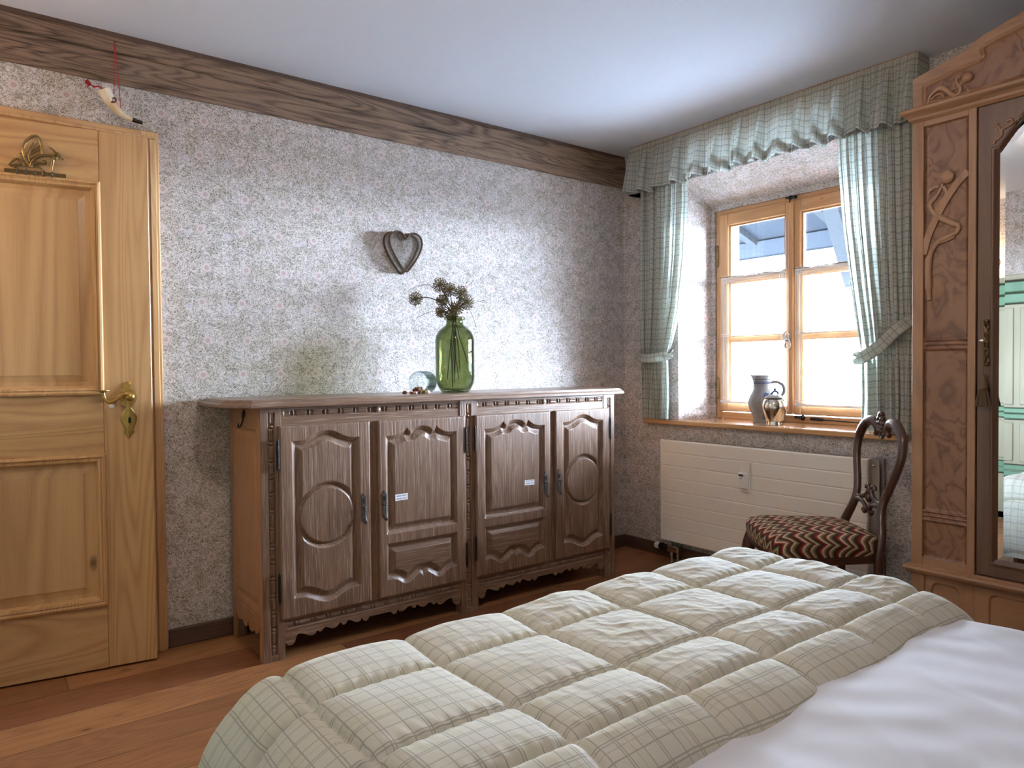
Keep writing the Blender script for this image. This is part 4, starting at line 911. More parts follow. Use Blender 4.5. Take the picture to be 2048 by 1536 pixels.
def horn():
    h = thing('carved_horn', 'small white drinking horn with black tip hanging by a red cord from the beam', 'horn', (-2.88, -.05, 2.2))
    y = -.05; pts = arc_pts([(-2.921, y, 2.243), (-2.912, y, 2.222), (-2.896, y, 2.196), (-2.874, y, 2.172), (-2.846, y, 2.154), (-2.822, y, 2.148)], 8)
    n = len(pts); rad = np.interp(np.linspace(0, 1, n), [0, .3, .6, .85, 1], [.0265, .0215, .0145, .009, .0075])
    m = MB().tube(pts, rad, 24); m.build('horn_body', M['horn'], h, auto=50)
    MB().tube([(-2.826, y, 2.149), (-2.806, y, 2.145), (-2.790, y, 2.143)], [.0092, .0075, .0062], 16).build('horn_tip', M['hornblack'], h, auto=50)
    e = MB(); rot = Matrix.Rotation(-.9, 3, 'Y'); e.ell((-2.894, y-.0175, 2.205), (.015, .003, .0105), 14, 8, rot); em = e.build('emblem', M['emblem'], h, smooth=True)
    MB().box(-2.8935-.0045, -2.8935+.0045, y-.0216, y-.0204, 2.2035, 2.2065).box(-2.895, -2.892, y-.0216, y-.0204, 2.2005, 2.2095).build('emblem_cross', M['white'], em)
    c = MB().tube([(-2.878, -.022, 2.447), (-2.884, -.03, 2.35), (-2.888, -.045, 2.24)], .0014, 6).tube([(-2.878, -.022, 2.447), (-2.872, -.03, 2.35), (-2.866, -.048, 2.185)], .0014, 6)
    c.build('cord', M['red'], h, fix=False)
    MB().tube([(-2.878, -.012, 2.449), (-2.878, -.028, 2.449)], .0022, 6).build('nail', M['iron'], h)
    m = MB().tube(arc_pts([(-2.925, y, 2.245), (-2.94, y, 2.253), (-2.957, y, 2.249), (-2.968, y, 2.256)], 4), .003, 6); rr = random.Random(2)
    for k in range(26):
        a = rr.uniform(2.2, 4.2); m.tube([(-2.966, y, 2.255), (-2.968+math.cos(a)*.012, y+rr.uniform(-.006, .006), 2.258+math.sin(a)*.011), (-2.966+math.cos(a)*.020, y+rr.uniform(-.008, .008), 2.26+math.sin(a)*.017)], .0015, 4)
    m.build('tassel', M['red'], h, fix=False)
horn()

# ================================================================== STONEWARE ON THE SILL
def jug():
    c = Vector((.195, -.874, SILL)); j = thing('stoneware_jug', 'tall grey stoneware jug with cobalt rosette standing on the window sill', 'jug', c)
    prof = [(0, 0), (.046, 0), (.049, .004), (.046, .012), (.050, .03), (.062, .06), (.072, .088), (.0755, .108), (.073, .13), (.064, .152), (.053, .172), (.048, .19), (.047, .216), (.050, .222), (.047, .226), (.0485, .238), (.0485, .262), (.046, .266), (.043, .262), (.042, .20), (0, .195)]
    m = MB().lathe(c, prof, 40)
    # pull a spout to the left-front
    V = []; d = Vector((-.55, .835, 0)).normalized()
    for v in m.V:
        v = Vector(v); h = v.z-c.z
        if h > .235: q = (Vector((v.x-c.x, v.y-c.y, 0))); k = max(0, q.normalized().dot(d))**14 if q.length > .01 else 0; v = v+d*.018*k*((h-.235)/.03); v.z += .004*k
        V.append(tuple(v))
    m.V = V; b = m.build('jug_body', M['stone'], j, auto=50)
    e = Vector((.55, -.835, 0)).normalized()
    m = MB().tube(arc_pts([c+e*.044+Vector((0,0,.222)), c+e*.075+Vector((0,0,.228)), c+e*.108+Vector((0,0,.210)), c+e*.115+Vector((0,0,.175)), c+e*.095+Vector((0,0,.145)), c+e*.062+Vector((0,0,.138))], 6), .0085, 12)
    m.build('jug_handle', M['stone'], j, auto=60)
    m = MB()
    for z in (.219, .228, .242): m.tube([c+Vector((math.cos(a)*.0498, math.sin(a)*.0498, z)) for a in np.linspace(0, 2*math.pi, 41)[:-1]], .0016, 6, closed=True)
    m.build('blue_band', M['cobalt'], b, fix=False)
    v = Vector((-.80, -.58, 0)).normalized(); s = Vector((v.y, -v.x, 0)); v2 = (v+s*-.35).normalized(); pc = c+v2*.066+Vector((0,0,.157)); s2 = Vector((-v2.y, v2.x, 0)); up = (Vector((0,0,1))+v2*.3*-1).normalized()
    m = MB()
    for k in range(8):
        a = k*math.pi/4; q = pc+(s2*math.cos(a)+up*math.sin(a))*.011; m.tube([pc+v2*.001, q+v2*.001], [.002, .0035], 6); m.ell(q, .0036, 6, 4)
    m.ell(pc, .004, 8, 5); m.build('blue_rosette', M['cobalt'], b, fix=False)
jug()
def jar():
    c = Vector((.062, -1.038, SILL)); j = thing('lidded_jar', 'small silver lustre jar with a stoneware lid in front of the tall jug', 'jar', c)
    prof = [(0, 0), (.046, 0), (.0475, .004), (.044, .012), (.046, .03), (.056, .06), (.063, .088), (.0645, .108), (.060, .128), (.052, .140), (.048, .144), (.045, .142), (.044, .12), (0, .118)]
    MB().lathe(c, prof, 40).build('jar_body', M['silver'], j, auto=50)
    lp = [(0, .143), (.050, .143), (.0545, .146), (.0545, .149), (.048, .152), (.044, .156), (.030, .161), (.015, .164), (0, .165)]
    l = MB().lathe(c, lp, 36).build('jar_lid', M['stone'], j, auto=50)
    k = MB().tube(arc_pts([c+Vector((-.004, .018, .162)), c+Vector((0, .008, .178)), c+Vector((0, -.004, .182)), c+Vector((0, -.018, .176)), c+Vector((0, -.02, .164))], 5), .0055, 8).ell(c+Vector((0, -.002, .192)), (.007, .007, .008)).ell(c+Vector((0, .010, .176)), .006)
    k.build('lid_knob', M['cobalt'], l, auto=60)
jar()

# ================================================================== RADIATOR
def radiator():
    y0, y1, z0, z1, x = -.381, -1.617, .125, .721, -.1
    r = thing('radiator', 'wide cream panel radiator with horizontal grooves under the window sill', 'radiator', (-.07, -1.0, z0))
    def hf(A, B):
        h = np.zeros_like(A)
        for k in range(1, 8): h -= .004*np.exp(-((B-(z1-.0747*k))/.0022)**2)*np.clip((-A-.402)/.002, 0, 1)*np.clip((A+1.612)/.003, 0, 1)
        h -= .003*np.exp(-((A+.400)/.0015)**2); e = np.minimum(np.minimum(A-y1, y0-A), np.minimum(B-z0, z1-B)); return h-.006*np.clip(1-e/.006, 0, 1)**2
    na = np.linspace(y1, y0, 500)
    o = hfield('front_panel', y1, y0, z0, z1, .0021, hf, lambda A, B, Hh: (x-Hh, A, B), M['enamel'], r, skirt=.022, auto=40)
    o.data.flip_normals()
    MB().box(-.075, -.03, y1-.0, y0-.01, z0+.01, z1-.004).build('convector', M['enamel_back'], r)
    MB().box(-.078, -.072, y1-.04, y1, z0+.02, z1-.002).box(-.04, -.03, y1-.042, y1, z0, z1).build('back_plate', M['enamel_back'], r, bevel=.001)
    MB().tube([(-.085, y1-.016, z1-.03), (-.072, y1-.016, z1-.03)], .007, 10).ell((-.086, y1-.016, z1-.03), .0055).build('air_vent', M['chrome'], r, auto=50)
    for yb in (-.55, -1.45): MB().box(-.05, 0, yb-.015, yb+.015, .2, .68).build('wall_bracket', M['enamel_back'], r)
    # thermostatic valve and pipes
    m = MB().tube([(-.065, -.43, .125), (-.065, -.43, .095)], .011, 12).box(-.085, -.045, -.50, -.415, .055, .095, .006); m.build('valve_block', M['chrome'], r, bevel=.001)
    MB().tube([(-.065, -.372, .075), (-.065, -.352, .075)], .021, 20).tube([(-.065, -.42, .075), (-.065, -.372, .075)], .010, 12).build('valve_collar', M['black'], r, auto=50)
    v = MB(); 
    for k in range(14): a = k*math.pi/7; v.tube([(-.065+.0165*math.cos(a), -.352, .075+.0165*math.sin(a)), (-.065+.0165*math.cos(a), -.318, .075+.0165*math.sin(a))], .0028, 5)
    v.tube([(-.065, -.352, .075), (-.065, -.316, .075)], .0165, 20); v.build('valve_head', M['plastic'], r, auto=50)
    for yy in (-.44, -.485): MB().tube([(-.065, yy, .06), (-.065, yy, 0)], .0085, 12).tube([(-.065, yy, .055), (-.065, yy, .035)], .012, 8).build('pipe', M['chrome'], r, auto=50)
    # heat cost meter
    m = MB().box(-.112, -.1015, -.946, -1.004, .485, .648, .003).build('meter_plate', M['enamel'], r, bevel=.001)
    b = tag(MB().box(-.128, -.112, -.937, -.998, .502, .590, .006).build('heat_meter', M['plastic'], r, bevel=.001), 'small white heat meter with a black display')
    MB().box(-.1295, -.1275, -.948, -.975, .570, .580).build('display', M['black'], b); MB().tube([(-.1292, -.961, .560), (-.1275, -.961, .560)], .0035, 10).build('sensor_dot', M['black'], b)
radiator()

# ================================================================== CURTAINS
def pleat(u, seed, amps=((9, 1.0), (5.3, .6), (14.1, .35))):
    r = np.random.default_rng(seed); s = 0
    for f, a in amps: s = s+a*np.sin(2*np.pi*f*u+r.uniform(0, 6))
    return s/1.9
def curtain(name, lab, inner, outer, seed, ztop=2.36, zbot=.84, ztie=1.21, xoff=-.07):
    """inner/outer: functions z->y ; u from outer to inner"""
    t = thing(name, lab, 'curtain', (xoff, outer(1.5), zbot))
    nu, nv = 260, 150; u = np.linspace(0, 1, nu); z = np.linspace(ztop, zbot, nv); U, Z = np.meshgrid(u, z, indexing='ij')
    Y = outer(Z)*(1-U)+inner(Z)*U
    wd = np.abs(inner(Z)-outer(Z)); amp = .022*np.clip(.30/np.maximum(wd, .05), .8, 1.5)
    tie = np.exp(-((Z-ztie)/.05)**2); amp = amp*(1-.5*tie)
    ph = U+.012*np.sin(Z*3+seed); X = xoff+pleat(ph, seed)*amp-.018*np.clip((ztie-Z)/.3, 0, 1)*0
    X = np.clip(X, -.135, -.014)
    Y = Y+.006*np.sin(2*np.pi*ph*23+Z*2)*(1-.7*tie)
    # arc length along u at each level, scaled for gathered cloth
    cloth = .95; uv = np.stack([U*cloth, Z+.004*np.sin(U*40)], -1)
    c = grid('curtain_panel', np.stack([X, Y, Z], -1), M['curtain'], t, uv=uv)
    return t
lin_ = lambda pts: (lambda z: np.interp(np.asarray(z, float), [p[0] for p in pts], [p[1] for p in pts]))
cl = curtain('curtain', 'left plaid curtain panel tied back beside the sideboard', lin_([(.8, -.420), (.95, -.428), (1.15, -.425), (1.22, -.418), (1.30, -.450), (1.5, -.505), (1.8, -.545), (2.1, -.562), (2.4, -.566)]), lin_([(.8, -.222), (1.2, -.216), (1.35, -.205), (2.4, -.205)]), 3)
cr = curtain('curtain', 'right plaid curtain panel tied back beside the wardrobe', lin_([(.8, -1.572), (1.0, -1.578), (1.15, -1.575), (1.2, -1.568), (1.28, -1.56), (1.5, -1.528), (1.8, -1.49), (2.1, -1.465), (2.4, -1.455)]), lin_([(.8, -1.80), (1.2, -1.795), (1.4, -1.80), (2.4, -1.80)]), 11, zbot=.85)
def tieback(pts, par, wd=.028):
    P_ = arc_pts(pts, 8); n = len(P_); V = np.zeros((n, 6, 3)); uv = np.zeros((n, 6, 2)); L = 0
    for i, p in enumerate(P_):
        if i: L += (P_[i]-P_[i-1]).length
        t = (P_[min(i+1, n-1)]-P_[max(i-1, 0)]).normalized(); side = Vector((1, 0, 0)); w = t.cross(side).normalized()
        if w.z < 0: w = -w
        for k in range(6): q = p+w*((k/5-.5)*2*wd)+Vector((-.004*math.cos((k/5-.5)*3), 0, 0)); V[i, k] = q; uv[i, k] = (L, k/5*2*wd)
    grid('tieback', V, M['curtain'], par, uv=uv, thick=.003)
tieback([(-.03, -.205, 1.262), (-.07, -.205, 1.235), (-.112, -.24, 1.212), (-.126, -.32, 1.204), (-.118, -.40, 1.212), (-.075, -.435, 1.222), (-.045, -.425, 1.235)], cl)
tieback([(-.045, -1.565, 1.20), (-.09, -1.556, 1.185), (-.128, -1.60, 1.185), (-.132, -1.68, 1.232), (-.125, -1.76, 1.31), (-.06, -1.815, 1.365), (-.008, -1.83, 1.38)], cr)
def valance():
    v = thing('valance', 'gathered plaid valance with a darker hem across the top of the window niche', 'valance', (-.11, -.98, 2.49))
    y0, y1 = -.155, -1.832; Lf = abs(y1-y0); rt = .10; tot = Lf+2*rt; xo = -.112
    def sheet(zt, zb, off, nm, hem=False):
        nu, nv = 900, 40; u = np.linspace(0, 1, nu); w = np.linspace(0, 1, nv); U, Wv = np.meshgrid(u, w, indexing='ij'); s = U*tot
        bx = np.where(s < rt, -.01+(xo+.01)*s/rt, np.where(s > rt+Lf, xo+(-.01-xo)*(s-rt-Lf)/rt, xo)); by = np.where(s < rt, y0, np.where(s > rt+Lf, y1, y0-(s-rt)))
        front = np.clip(np.minimum(s-rt*.6, tot-rt*.6-s)/.05, 0, 1)
        r = np.random.default_rng(5); cuts = np.sort(r.uniform(0, 1, 60))
        w1 = np.sin(2*np.pi*(U*16+.35*np.sin(U*9))); w2_ = np.sin(2*np.pi*(U*29+.6*np.sin(U*14)+1)); big = .62*np.sign(w1)*np.abs(w1)**.6+.34*np.sign(w2_)*np.abs(w2_)**.7; fine = .5*np.sin(2*np.pi*U*70+2*np.sin(U*31))
        zz_ = zt+(zb-zt)*Wv; g = np.clip((zt-zz_)/.30, 0, 1)
        d = fine*.005*np.clip(1-(g-.1)/.35, 0, 1)+big*.046*np.clip(g-.07, 0, 1)**.65
        X = bx-(d+.034*g)*front+off*front; Yv = by+np.where(front < 1, 0, 1)*(.010*np.cos(2*np.pi*(U*15+.35*np.sin(U*9)))*g)
        zv = zz_-.008*np.sin(2*np.pi*(U*7+.2))*g+.010*big*g
        zv = np.where(zz_ > zt-.001, zt, zv)
        X = np.minimum(X, -.006)
        uv = np.stack([U*tot*1.9, zz_], -1); return grid(nm, np.stack([X, Yv, zv], -1), M['curtain_hem' if nm == 'hem' else 'curtain'], v, uv=uv)
    sheet(2.486, 2.203, 0, 'valance_cloth'); sheet(2.247, 2.203, -.0015, 'hem')
    MB().box(-.108, -.002, y1+.006, y0-.006, 2.468, 2.4905).build('valance_board', M['frame_h'], v)
    MB().tube([(-.07, y0-.01, 2.37), (-.07, y1+.01, 2.37)], .008, 10).build('curtain_rail', M['white'], v)
valance()
# lace half curtains on the casements
def lace_panel(y0, y1, zt, zb, lab, seed):
    nu, nv = 120, 160; u = np.linspace(0, 1, nu); w = np.linspace(0, 1, nv); U, Wv = np.meshgrid(u, w, indexing='ij')
    Y = y0+(y1-y0)*U; Z = zt+(zb-zt)*Wv; width = abs(y1-y0); hgt = zt-zb
    Z = Z+np.where(Wv > .995, .004*np.sign(np.sin(U*width/.012*np.pi*2)), 0)
    X = WX-.030+.0025*np.sin(U*14+seed)+.0015*np.sin(U*37)
    t = thing('lace_curtain', lab, 'lace curtain', (WX-.03, (y0+y1)/2, zb), 'white lace half curtains on the casements')
    o = grid('net', np.stack([X, Y, Z], -1), M['lace'], t, uv=np.stack([U*width, Wv*hgt], -1))
    a, b = (U*width).ravel(), (Wv*hgt).ravel(); e = np.minimum(a, width-a); dn = np.full(a.shape, .06)
    for k in (.004, .012, .022, .034): dn = np.maximum(dn, .9*(np.abs(e-k) < .0026)); 
    for k in (.004, .012, .020, .028, .040, hgt-.004, hgt-.012, hgt-.020, hgt-.032): dn = np.maximum(dn, .85*(np.abs(b-k) < .0026))
    for k in (.345, .352, .362): dn = np.maximum(dn, .7*(np.abs(b-k) < .002))
    # snowflake motif
    cx, cz = width/2, .17; rr = np.hypot(a-cx, b-cz); th = np.arctan2(b-cz, a-cx); dn = np.maximum(dn, .38*((rr < .06) & (np.cos(th*8) > .3+rr*6))); dn = np.maximum(dn, .3*(np.abs(rr-.07) < .004))
    at = o.data.attributes.new('dense', 'FLOAT', 'POINT'); at.data.foreach_set('value', dn)
    MB().tube([(WX-.030, y0+.008, zt-.006), (WX-.030, y1-.008, zt-.006)], .003, 8).build('rod', M['brass_dark'], t, fix=False)
    for yy in (y0+.004, y1-.004): MB().ell((WX-.026, yy, zb+.012), .006).build('knob', M['white'], t, fix=False)
lace_panel(-.548, -.972, 1.692, .928, 'white lace half curtain on the left casement behind the jug', 1)
lace_panel(-1.035, -1.462, 1.692, .925, 'white lace half curtain on the right casement', 4)

# ================================================================== CHAIR
def chair():
    c0 = Vector((-.577, -1.619, 0)); th = R(141); f = Vector((math.cos(th), math.sin(th), 0)); l = Vector((-f.y, f.x, 0))
    P = lambda a, b, z: c0+f*a+l*b+Vector((0, 0, z))
    t = thing('balloon_back_chair', 'dark carved balloon back chair with zigzag tapestry seat before the radiator', 'chair', c0)
    cw = M['chairwood']
    # seat rail outline (rounded trapezoid)
    def outl(g=0.0, n=14):
        pts = []; wf, wb, d = .225+g, .175+g, .20+g; r = .05
        raw = [(d, wf), (d, -wf), (-d, -wb), (-d, wb)]
        P2 = [Vector(q) for q in raw]
        for i in range(4):
            p0, p1, p2 = P2[i-1], P2[i], P2[(i+1) % 4]; a = p1+(p0-p1).normalized()*r; b = p1+(p2-p1).normalized()*r
            for k in range(n): s = k/(n-1); pts.append(a*(1-s)**2+p1*2*s*(1-s)+b*s*s)
        # bulge the front
        out = []
        for i, p in enumerate(pts): out.append(p)
        res = []
        for i in range(len(out)):
            a, b = out[i], out[(i+1) % len(out)]; k = max(1, int((b-a).length/.03))
            for j in range(k): res.append(a.lerp(b, j/k))
        return [Vector((p.x+(.018*(1-(p.y/wf)**2) if p.x > d-.06 else 0), p.y)) for p in res]
    O = outl(); n = len(O)
    loops = [(0, .375), (.0, .36), (0, .415), (.006, .43), (.003, .435)]
    m = MB(); L = [(.000, .372), (.002, .376), (.002, .418), (.006, .424)]
    V = []
    cen = Vector((0, 0))
    def ring(g, z, sag=0):
        R_ = []
        for p in O:
            q = p+(p-cen).normalized()*g; R_.append(P(q.x, q.y, z+sag*max(0, 1-(q.y/.2)**2)*(1 if q.x > .12 else .3)))
        return R_
    rings = [ring(-.022, .372, .02), ring(0, .372, .02), ring(.004, .385), ring(.003, .425), ring(-.01, .43)]
    V = sum(rings, []); F = [(i*n+j, i*n+(j+1) % n, (i+1)*n+(j+1) % n, (i+1)*n+j) for i in range(4) for j in range(n)]+[tuple(range(4*n, 5*n))]
    m.add(V, F).build('seat_rail', cw, t, auto=50)
    # cushion: domed, with flame stitch uv
    K = 12; V = []; UV = []; zs = [.405, .425, .450, .468, .480, .487, .491, .494, .496, .4975, .498, .4985]; gs = [.006, .012, .014, .008, -.006, None]
    for k in range(K):
        if k < 5: g = gs[k]; sc = 1
        else: g = -.006; sc = 1-(k-4)/(K-4.2)
        for p in O:
            q = (p+(p-cen).normalized()*g)*sc; V.append(P(q.x, q.y, zs[k]+(.012*(1-sc*sc) if k >= 5 else 0)))
            e = (p+(p-cen).normalized()*(g+max(0, (.470-zs[k])*1.0)))*sc; UV.append((e.y+.3, e.x+.4))
    F = [(i*n+j, i*n+(j+1) % n, (i+1)*n+(j+1) % n, (i+1)*n+j) for i in range(K-1) for j in range(n)]+[tuple((K-1)*n+j for j in range(n))]
    o = link_mesh('seat_cushion', V, F, M['flame'], t, smooth=True, uv=UV)
    # front legs: cabriole
    for s in (1, -1):
        q = [(.185, .205, .41, .026), (.195, .212, .36, .030), (.205, .220, .30, .024), (.198, .214, .22, .018), (.190, .206, .12, .014), (.198, .212, .04, .013), (.205, .217, .012, .020), (.205, .217, .0, .018)]
        pp = arc_pts([P(a, b*s, z) for a, b, z, r in q], 5); rr = np.interp(np.linspace(0, 7, len(pp)), range(8), [w[3] for w in q]); MB().tube(pp, rr, 14).build('leg', cw, t, auto=60)
    # back posts run from floor through the balloon back as one bow each
    for s in (1, -1):
        q = [(-.245, .165, 0, .014), (-.215, .168, .12, .016), (-.195, .172, .26, .019), (-.192, .172, .40, .021), (-.205, .165, .47, .021), (-.222, .128, .545, .019), (-.236, .118, .60, .018), (-.250, .140, .66, .018), (-.263, .176, .74, .018), (-.272, .190, .80, .019), (-.280, .178, .86, .021), (-.285, .130, .905, .022), (-.288, .080, .915, .021), (-.289, .048, .896, .018), (-.289, .045, .872, .014), (-.289, .060, .862, .011)]
        pp = arc_pts([P(a, b*s, z) for a, b, z, r in q], 5); rr = np.interp(np.linspace(0, len(q)-1, len(pp)), range(len(q)), [w[3] for w in q])
        MB().tube(pp, rr, 14, flat=((f.x, f.y, 0), .85)).build('back_post', cw, t, auto=60)
    # crest: grape cluster and rosette
    m = MB()
    for (b, z, r) in ((0, .945, .014), (-.013, .928, .013), (.013, .928, .013), (-.02, .910, .012), (0, .912, .014), (.02, .910, .012), (-.012, .894, .012), (.012, .894, .012), (0, .88, .012)): m.ell(P(-.284, b, z), r, 12, 8)
    m.tube([P(-.286+.0, .017*math.cos(a), .868+.019*math.sin(a)) for a in np.linspace(0, 2*math.pi, 17)[:-1]], .006, 8, closed=True)
    m.tube([P(-.288, -.05, .885), P(-.288, 0, .880), P(-.288, .05, .885)], .010, 8); m.build('crest_carving', cw, t, auto=60)
    # splat: two scrolls meeting in the middle
    m = MB()
    for s in (1, -1):
        m.tube(arc_pts([P(-.238, .122*s, .595), P(-.236, .09*s, .592), P(-.236, .045*s, .602), P(-.238, .018*s, .618), P(-.240, .012*s, .640), P(-.242, .028*s, .650), P(-.242, .036*s, .636)], 5), [.012]*6+[.010]*12+[.009]*13, 10)
        m.tube(arc_pts([P(-.232, .118*s, .575), P(-.230, .075*s, .582), P(-.229, .035*s, .572), P(-.229, .016*s, .552), P(-.229, .028*s, .538), P(-.229, .040*s, .550)], 5), [.012]*6+[.009]*20, 10)
    m.ell(P(-.234, 0, .60), (.014, .014, .02), 12, 8); m.build('splat', cw, t, auto=60)
chair()

# ================================================================== WARDROBE
def wardrobe():
    X = -.5; Y0, Y1 = -1.980, -3.04; YC = (Y0+Y1)/2
    w = thing('wardrobe', 'carved walnut wardrobe with arched mirror door beside the window', 'wardrobe', (-.26, YC, 0))
    mir = lambda y: 2*YC-y
    # carcass
    MB().box(-.47, -.03, Y0-.005, Y1+.005, .02, 2.06).build('carcass', M['wal_v'], w, bevel=.002)
    for (ya) in (Y0, Y1+.06): MB().box(-.49, -.03, ya, ya-.06, 0, .30).build('foot', M['wal_v'], w, bevel=.002)
    # base with drawer
    def base_h(A, B):   # A=y, B=z
        h = np.zeros_like(A)
        def rr(cy, cz, hy, hz, r): qy = np.abs(A-cy)-(hy-r); qz = np.abs(B-cz)-(hz-r); return -(np.hypot(np.maximum(qy, 0), np.maximum(qz, 0))+np.minimum(np.maximum(qy, qz), 0)-r)
        for s in (1, -1):
            for (cy, hy) in ((-2.095, .047), (-2.30, .062)):
                y = cy if s == 1 else mir(cy); d = rr(y, .265, hy, .068, .028); h = np.where(d > 0, -.007*np.clip(d/.003, 0, 1), h)
        # central curved recess
        d = .62*.25-np.abs(A-YC); dd = .30-.17*np.clip(1-np.abs((A-YC)/.145), 0, 1)**.5; h = np.where((np.abs(A-YC) < .135) & (B > .10) & (B < .335-.05*((A-YC)/.135)**2), -.007, h)
        for yy in (-2.153, -2.192, mir(-2.153), mir(-2.192)): h = h-.004*np.exp(-((A-yy)/.0012)**2)
        return h
    o = hfield('drawer_front', Y1+.028, Y0-.040, .08, .358, .0028, base_h, lambda A, B, Hh: (X+.012-Hh, A, B), M['wal_h'], w, skirt=.03); o.data.flip_normals()
    for a, b in ((Y0, Y0-.045), (Y1+.045, Y1)): MB().box(X+.004, -.03, a, b, 0, .36, .002).build('base_stile', M['wal_v'], w)
    MB().box(X+.012, -.03, Y0-.02, Y1+.02, 0, .09, .002).build('plinth', M['wal_h'], w)
    def mould(prof, name, y0=Y0, y1=Y1):
        # prof: (projection, z) swept along the front and returned on both sides
        V = []; n = len(prof)
        for (p_, z) in prof: V += [(-.03, y0+p_, z), (X-p_, y0+p_, z), (X-p_, y1-p_, z), (-.03, y1-p_, z)]
        F = [(i*4+j, i*4+j+1, (i+1)*4+j+1, (i+1)*4+j) for i in range(n-1) for j in range(3)]+[(0, 1, 2, 3), tuple((n-1)*4+j for j in (3, 2, 1, 0))]
        return MB().add(V, F).build(name, M['wal_h'], w)
    mould([(0, .356), (.010, .360), (.014, .364), (.014, .370), (.022, .372), (.024, .378), (.022, .384), (.016, .386), (.016, .390), (.0, .394)], 'waist_moulding')
    mould([(0, 2.060), (.006, 2.066), (.010, 2.070), (.012, 2.078), (.020, 2.086), (.030, 2.092), (.034, 2.096), (.034, 2.106), (.028, 2.110), (.016, 2.113), (.0, 2.118)], 'cornice')
    # front stiles beside each carved panel
    for s in (1, -1):
        q = (lambda y: y) if s == 1 else mir
        for a, b in ((-1.980, -2.020), (-2.170, -2.196)): MB().box(X, X+.03, q(a), q(b), .39, 2.062, .002).build('stile', M['wal_v'], w)
        for a, b in ((2.040, 2.062), (.39, .425)): MB().box(X+.001, X+.03, q(-2.019), q(-2.171), a, b, .002).build('rail', M['wal_h'], w)
        # burl panel with reeded cross bands
        def ph(A, B):
            e = np.minimum(np.minimum(A-min(q(-2.018), q(-2.172)), max(q(-2.018), q(-2.172))-A), np.minimum(B-.42, 2.045-B)); h = -.010+.006*np.exp(-((e-.006)/.003)**2)
            for zc in (1.226, .583):
                for k in (-.016, 0, .016): h = np.maximum(h, -.002-.9*((B-zc-k)/.0075)**2*.01-.0*A) if True else h
                h = np.where(np.abs(B-zc) < .025, np.maximum(h, -.0035-.004*np.abs(np.sin((B-zc)/.0083*np.pi/2))), h)
            return h
        a, b = sorted((q(-2.018), q(-2.172)))
        o = hfield('burl_panel', a, b, .422, 2.042, .0032, ph, lambda A, B, Hh: (X-Hh, A, B), M['burl'], w, skirt=.02); o.data.flip_normals()
        # carved poppy relief
        g = lambda pts, x=X+.006: [(x, q(y), z) for y, z in pts]
        fl = ((1, 0, 0), .65); m = MB()
        m.ell((X+.004, q(-2.101), 1.836), (.012, .024, .024), 18, 12)
        m.tube(arc_pts(g([(-2.083, 1.815), (-2.072, 1.79), (-2.060, 1.772), (-2.042, 1.755), (-2.041, 1.736), (-2.055, 1.712), (-2.075, 1.693), (-2.113, 1.668), (-2.136, 1.652), (-2.130, 1.632), (-2.105, 1.620), (-2.079, 1.611), (-2.055, 1.590), (-2.038, 1.549), (-2.034, 1.50), (-2.036, 1.44), (-2.039, 1.391)]), 5), [.005]*5+[.006]*5+[.009]*20+[.012]*10+[.009]*10+[.010]*15+[.013]*11+[.009]*5, 10, flat=fl)
        m.tube(arc_pts(g([(-2.085, 1.806), (-2.095, 1.785), (-2.090, 1.765), (-2.070, 1.745), (-2.060, 1.72), (-2.066, 1.70)]), 5), .006, 8, flat=fl)
        m.tube(arc_pts(g([(-2.033, 1.785), (-2.042, 1.800), (-2.055, 1.808), (-2.072, 1.806)]), 5), [.003]*5+[.006]*11, 8, flat=fl)
        m.tube(arc_pts(g([(-2.058, 1.60), (-2.075, 1.60), (-2.10, 1.607), (-2.125, 1.615)]), 5), .005, 8, flat=fl)
        m.build('poppy_carving', M['wal_v'], w, auto=60)
        m = MB(); S2 = arc_pts([(-2.168, 1.842), (-2.135, 1.81), (-2.100, 1.762), (-2.066, 1.70), (-2.036, 1.632), (-2.018, 1.565)], 5)
        for i in range(len(S2)-1):
            a_, b_ = S2[i], S2[i+1]; tt = (b_-a_).normalized(); nn = Vector((-tt.y, tt.x, 0))*.012
            pa = [a_+nn, b_+nn*1.0, b_-nn, a_-nn]; m.add([(X+.002, q(p.x), p.y) for p in pa]+[(X+.009, q(p.x), p.y) for p in pa], [(0,1,2,3),(7,6,5,4),(0,4,5,1),(1,5,6,2),(2,6,7,3),(3,7,4,0)])
        m.build('diagonal_strap', M['wal_v'], w)
    # ---- door with mirror
    da, db = -2.2005, mir(-2.2005); XD = X+.006
    top = lambda y: np.interp(np.abs(np.asarray(y)-YC), [0, .12, .17, .2445], [2.035, 2.015, 1.985, 1.885])
    in0, in1 = -2.2645, mir(-2.2645)
    def dh(A, B):
        d = np.minimum(np.minimum(in0-A, A-in1), np.minimum(B-.462, top(A)-B)); fr = np.interp(d, [-1, -.024, -.022, -.016, -.012, -.004, 0, .001], [0, 0, .003, .004, -.002, -.008, -.012, -.012]); return fr
    dmask = lambda A, B: np.minimum(np.minimum(in0-A, A-in1), np.minimum(B-.462, top(A)-B)) < .0045
    D = hfield('mirror_door', db, da, .40, 2.058, .0035, dh, lambda A, B, Hh: (XD-Hh, A, B), M['wal_dark'], w, mask=dmask); D.data.flip_normals()
    MB().box(XD+.013, XD+.018, db, da, .40, 2.058).build('door_back', M['black'], D)
    # bevelled glass
    yy = np.linspace(in1-.001, in0+.001, 60); outer = [(y, float(top(y))+.001) for y in yy]; ring0 = [(in0+.001, .461)]+[(y, z) for y, z in reversed(outer)]+[(in1-.001, .461)]
    cy, cz = YC, 1.2; bev = .017
    def insetp(y, z): return (YC+(y-YC)*(1-bev/.245), .461+bev if z < .47 else z-bev*1.0)
    ring1 = [insetp(y, z) for y, z in ring0]; n = len(ring0); xm = XD+.0105
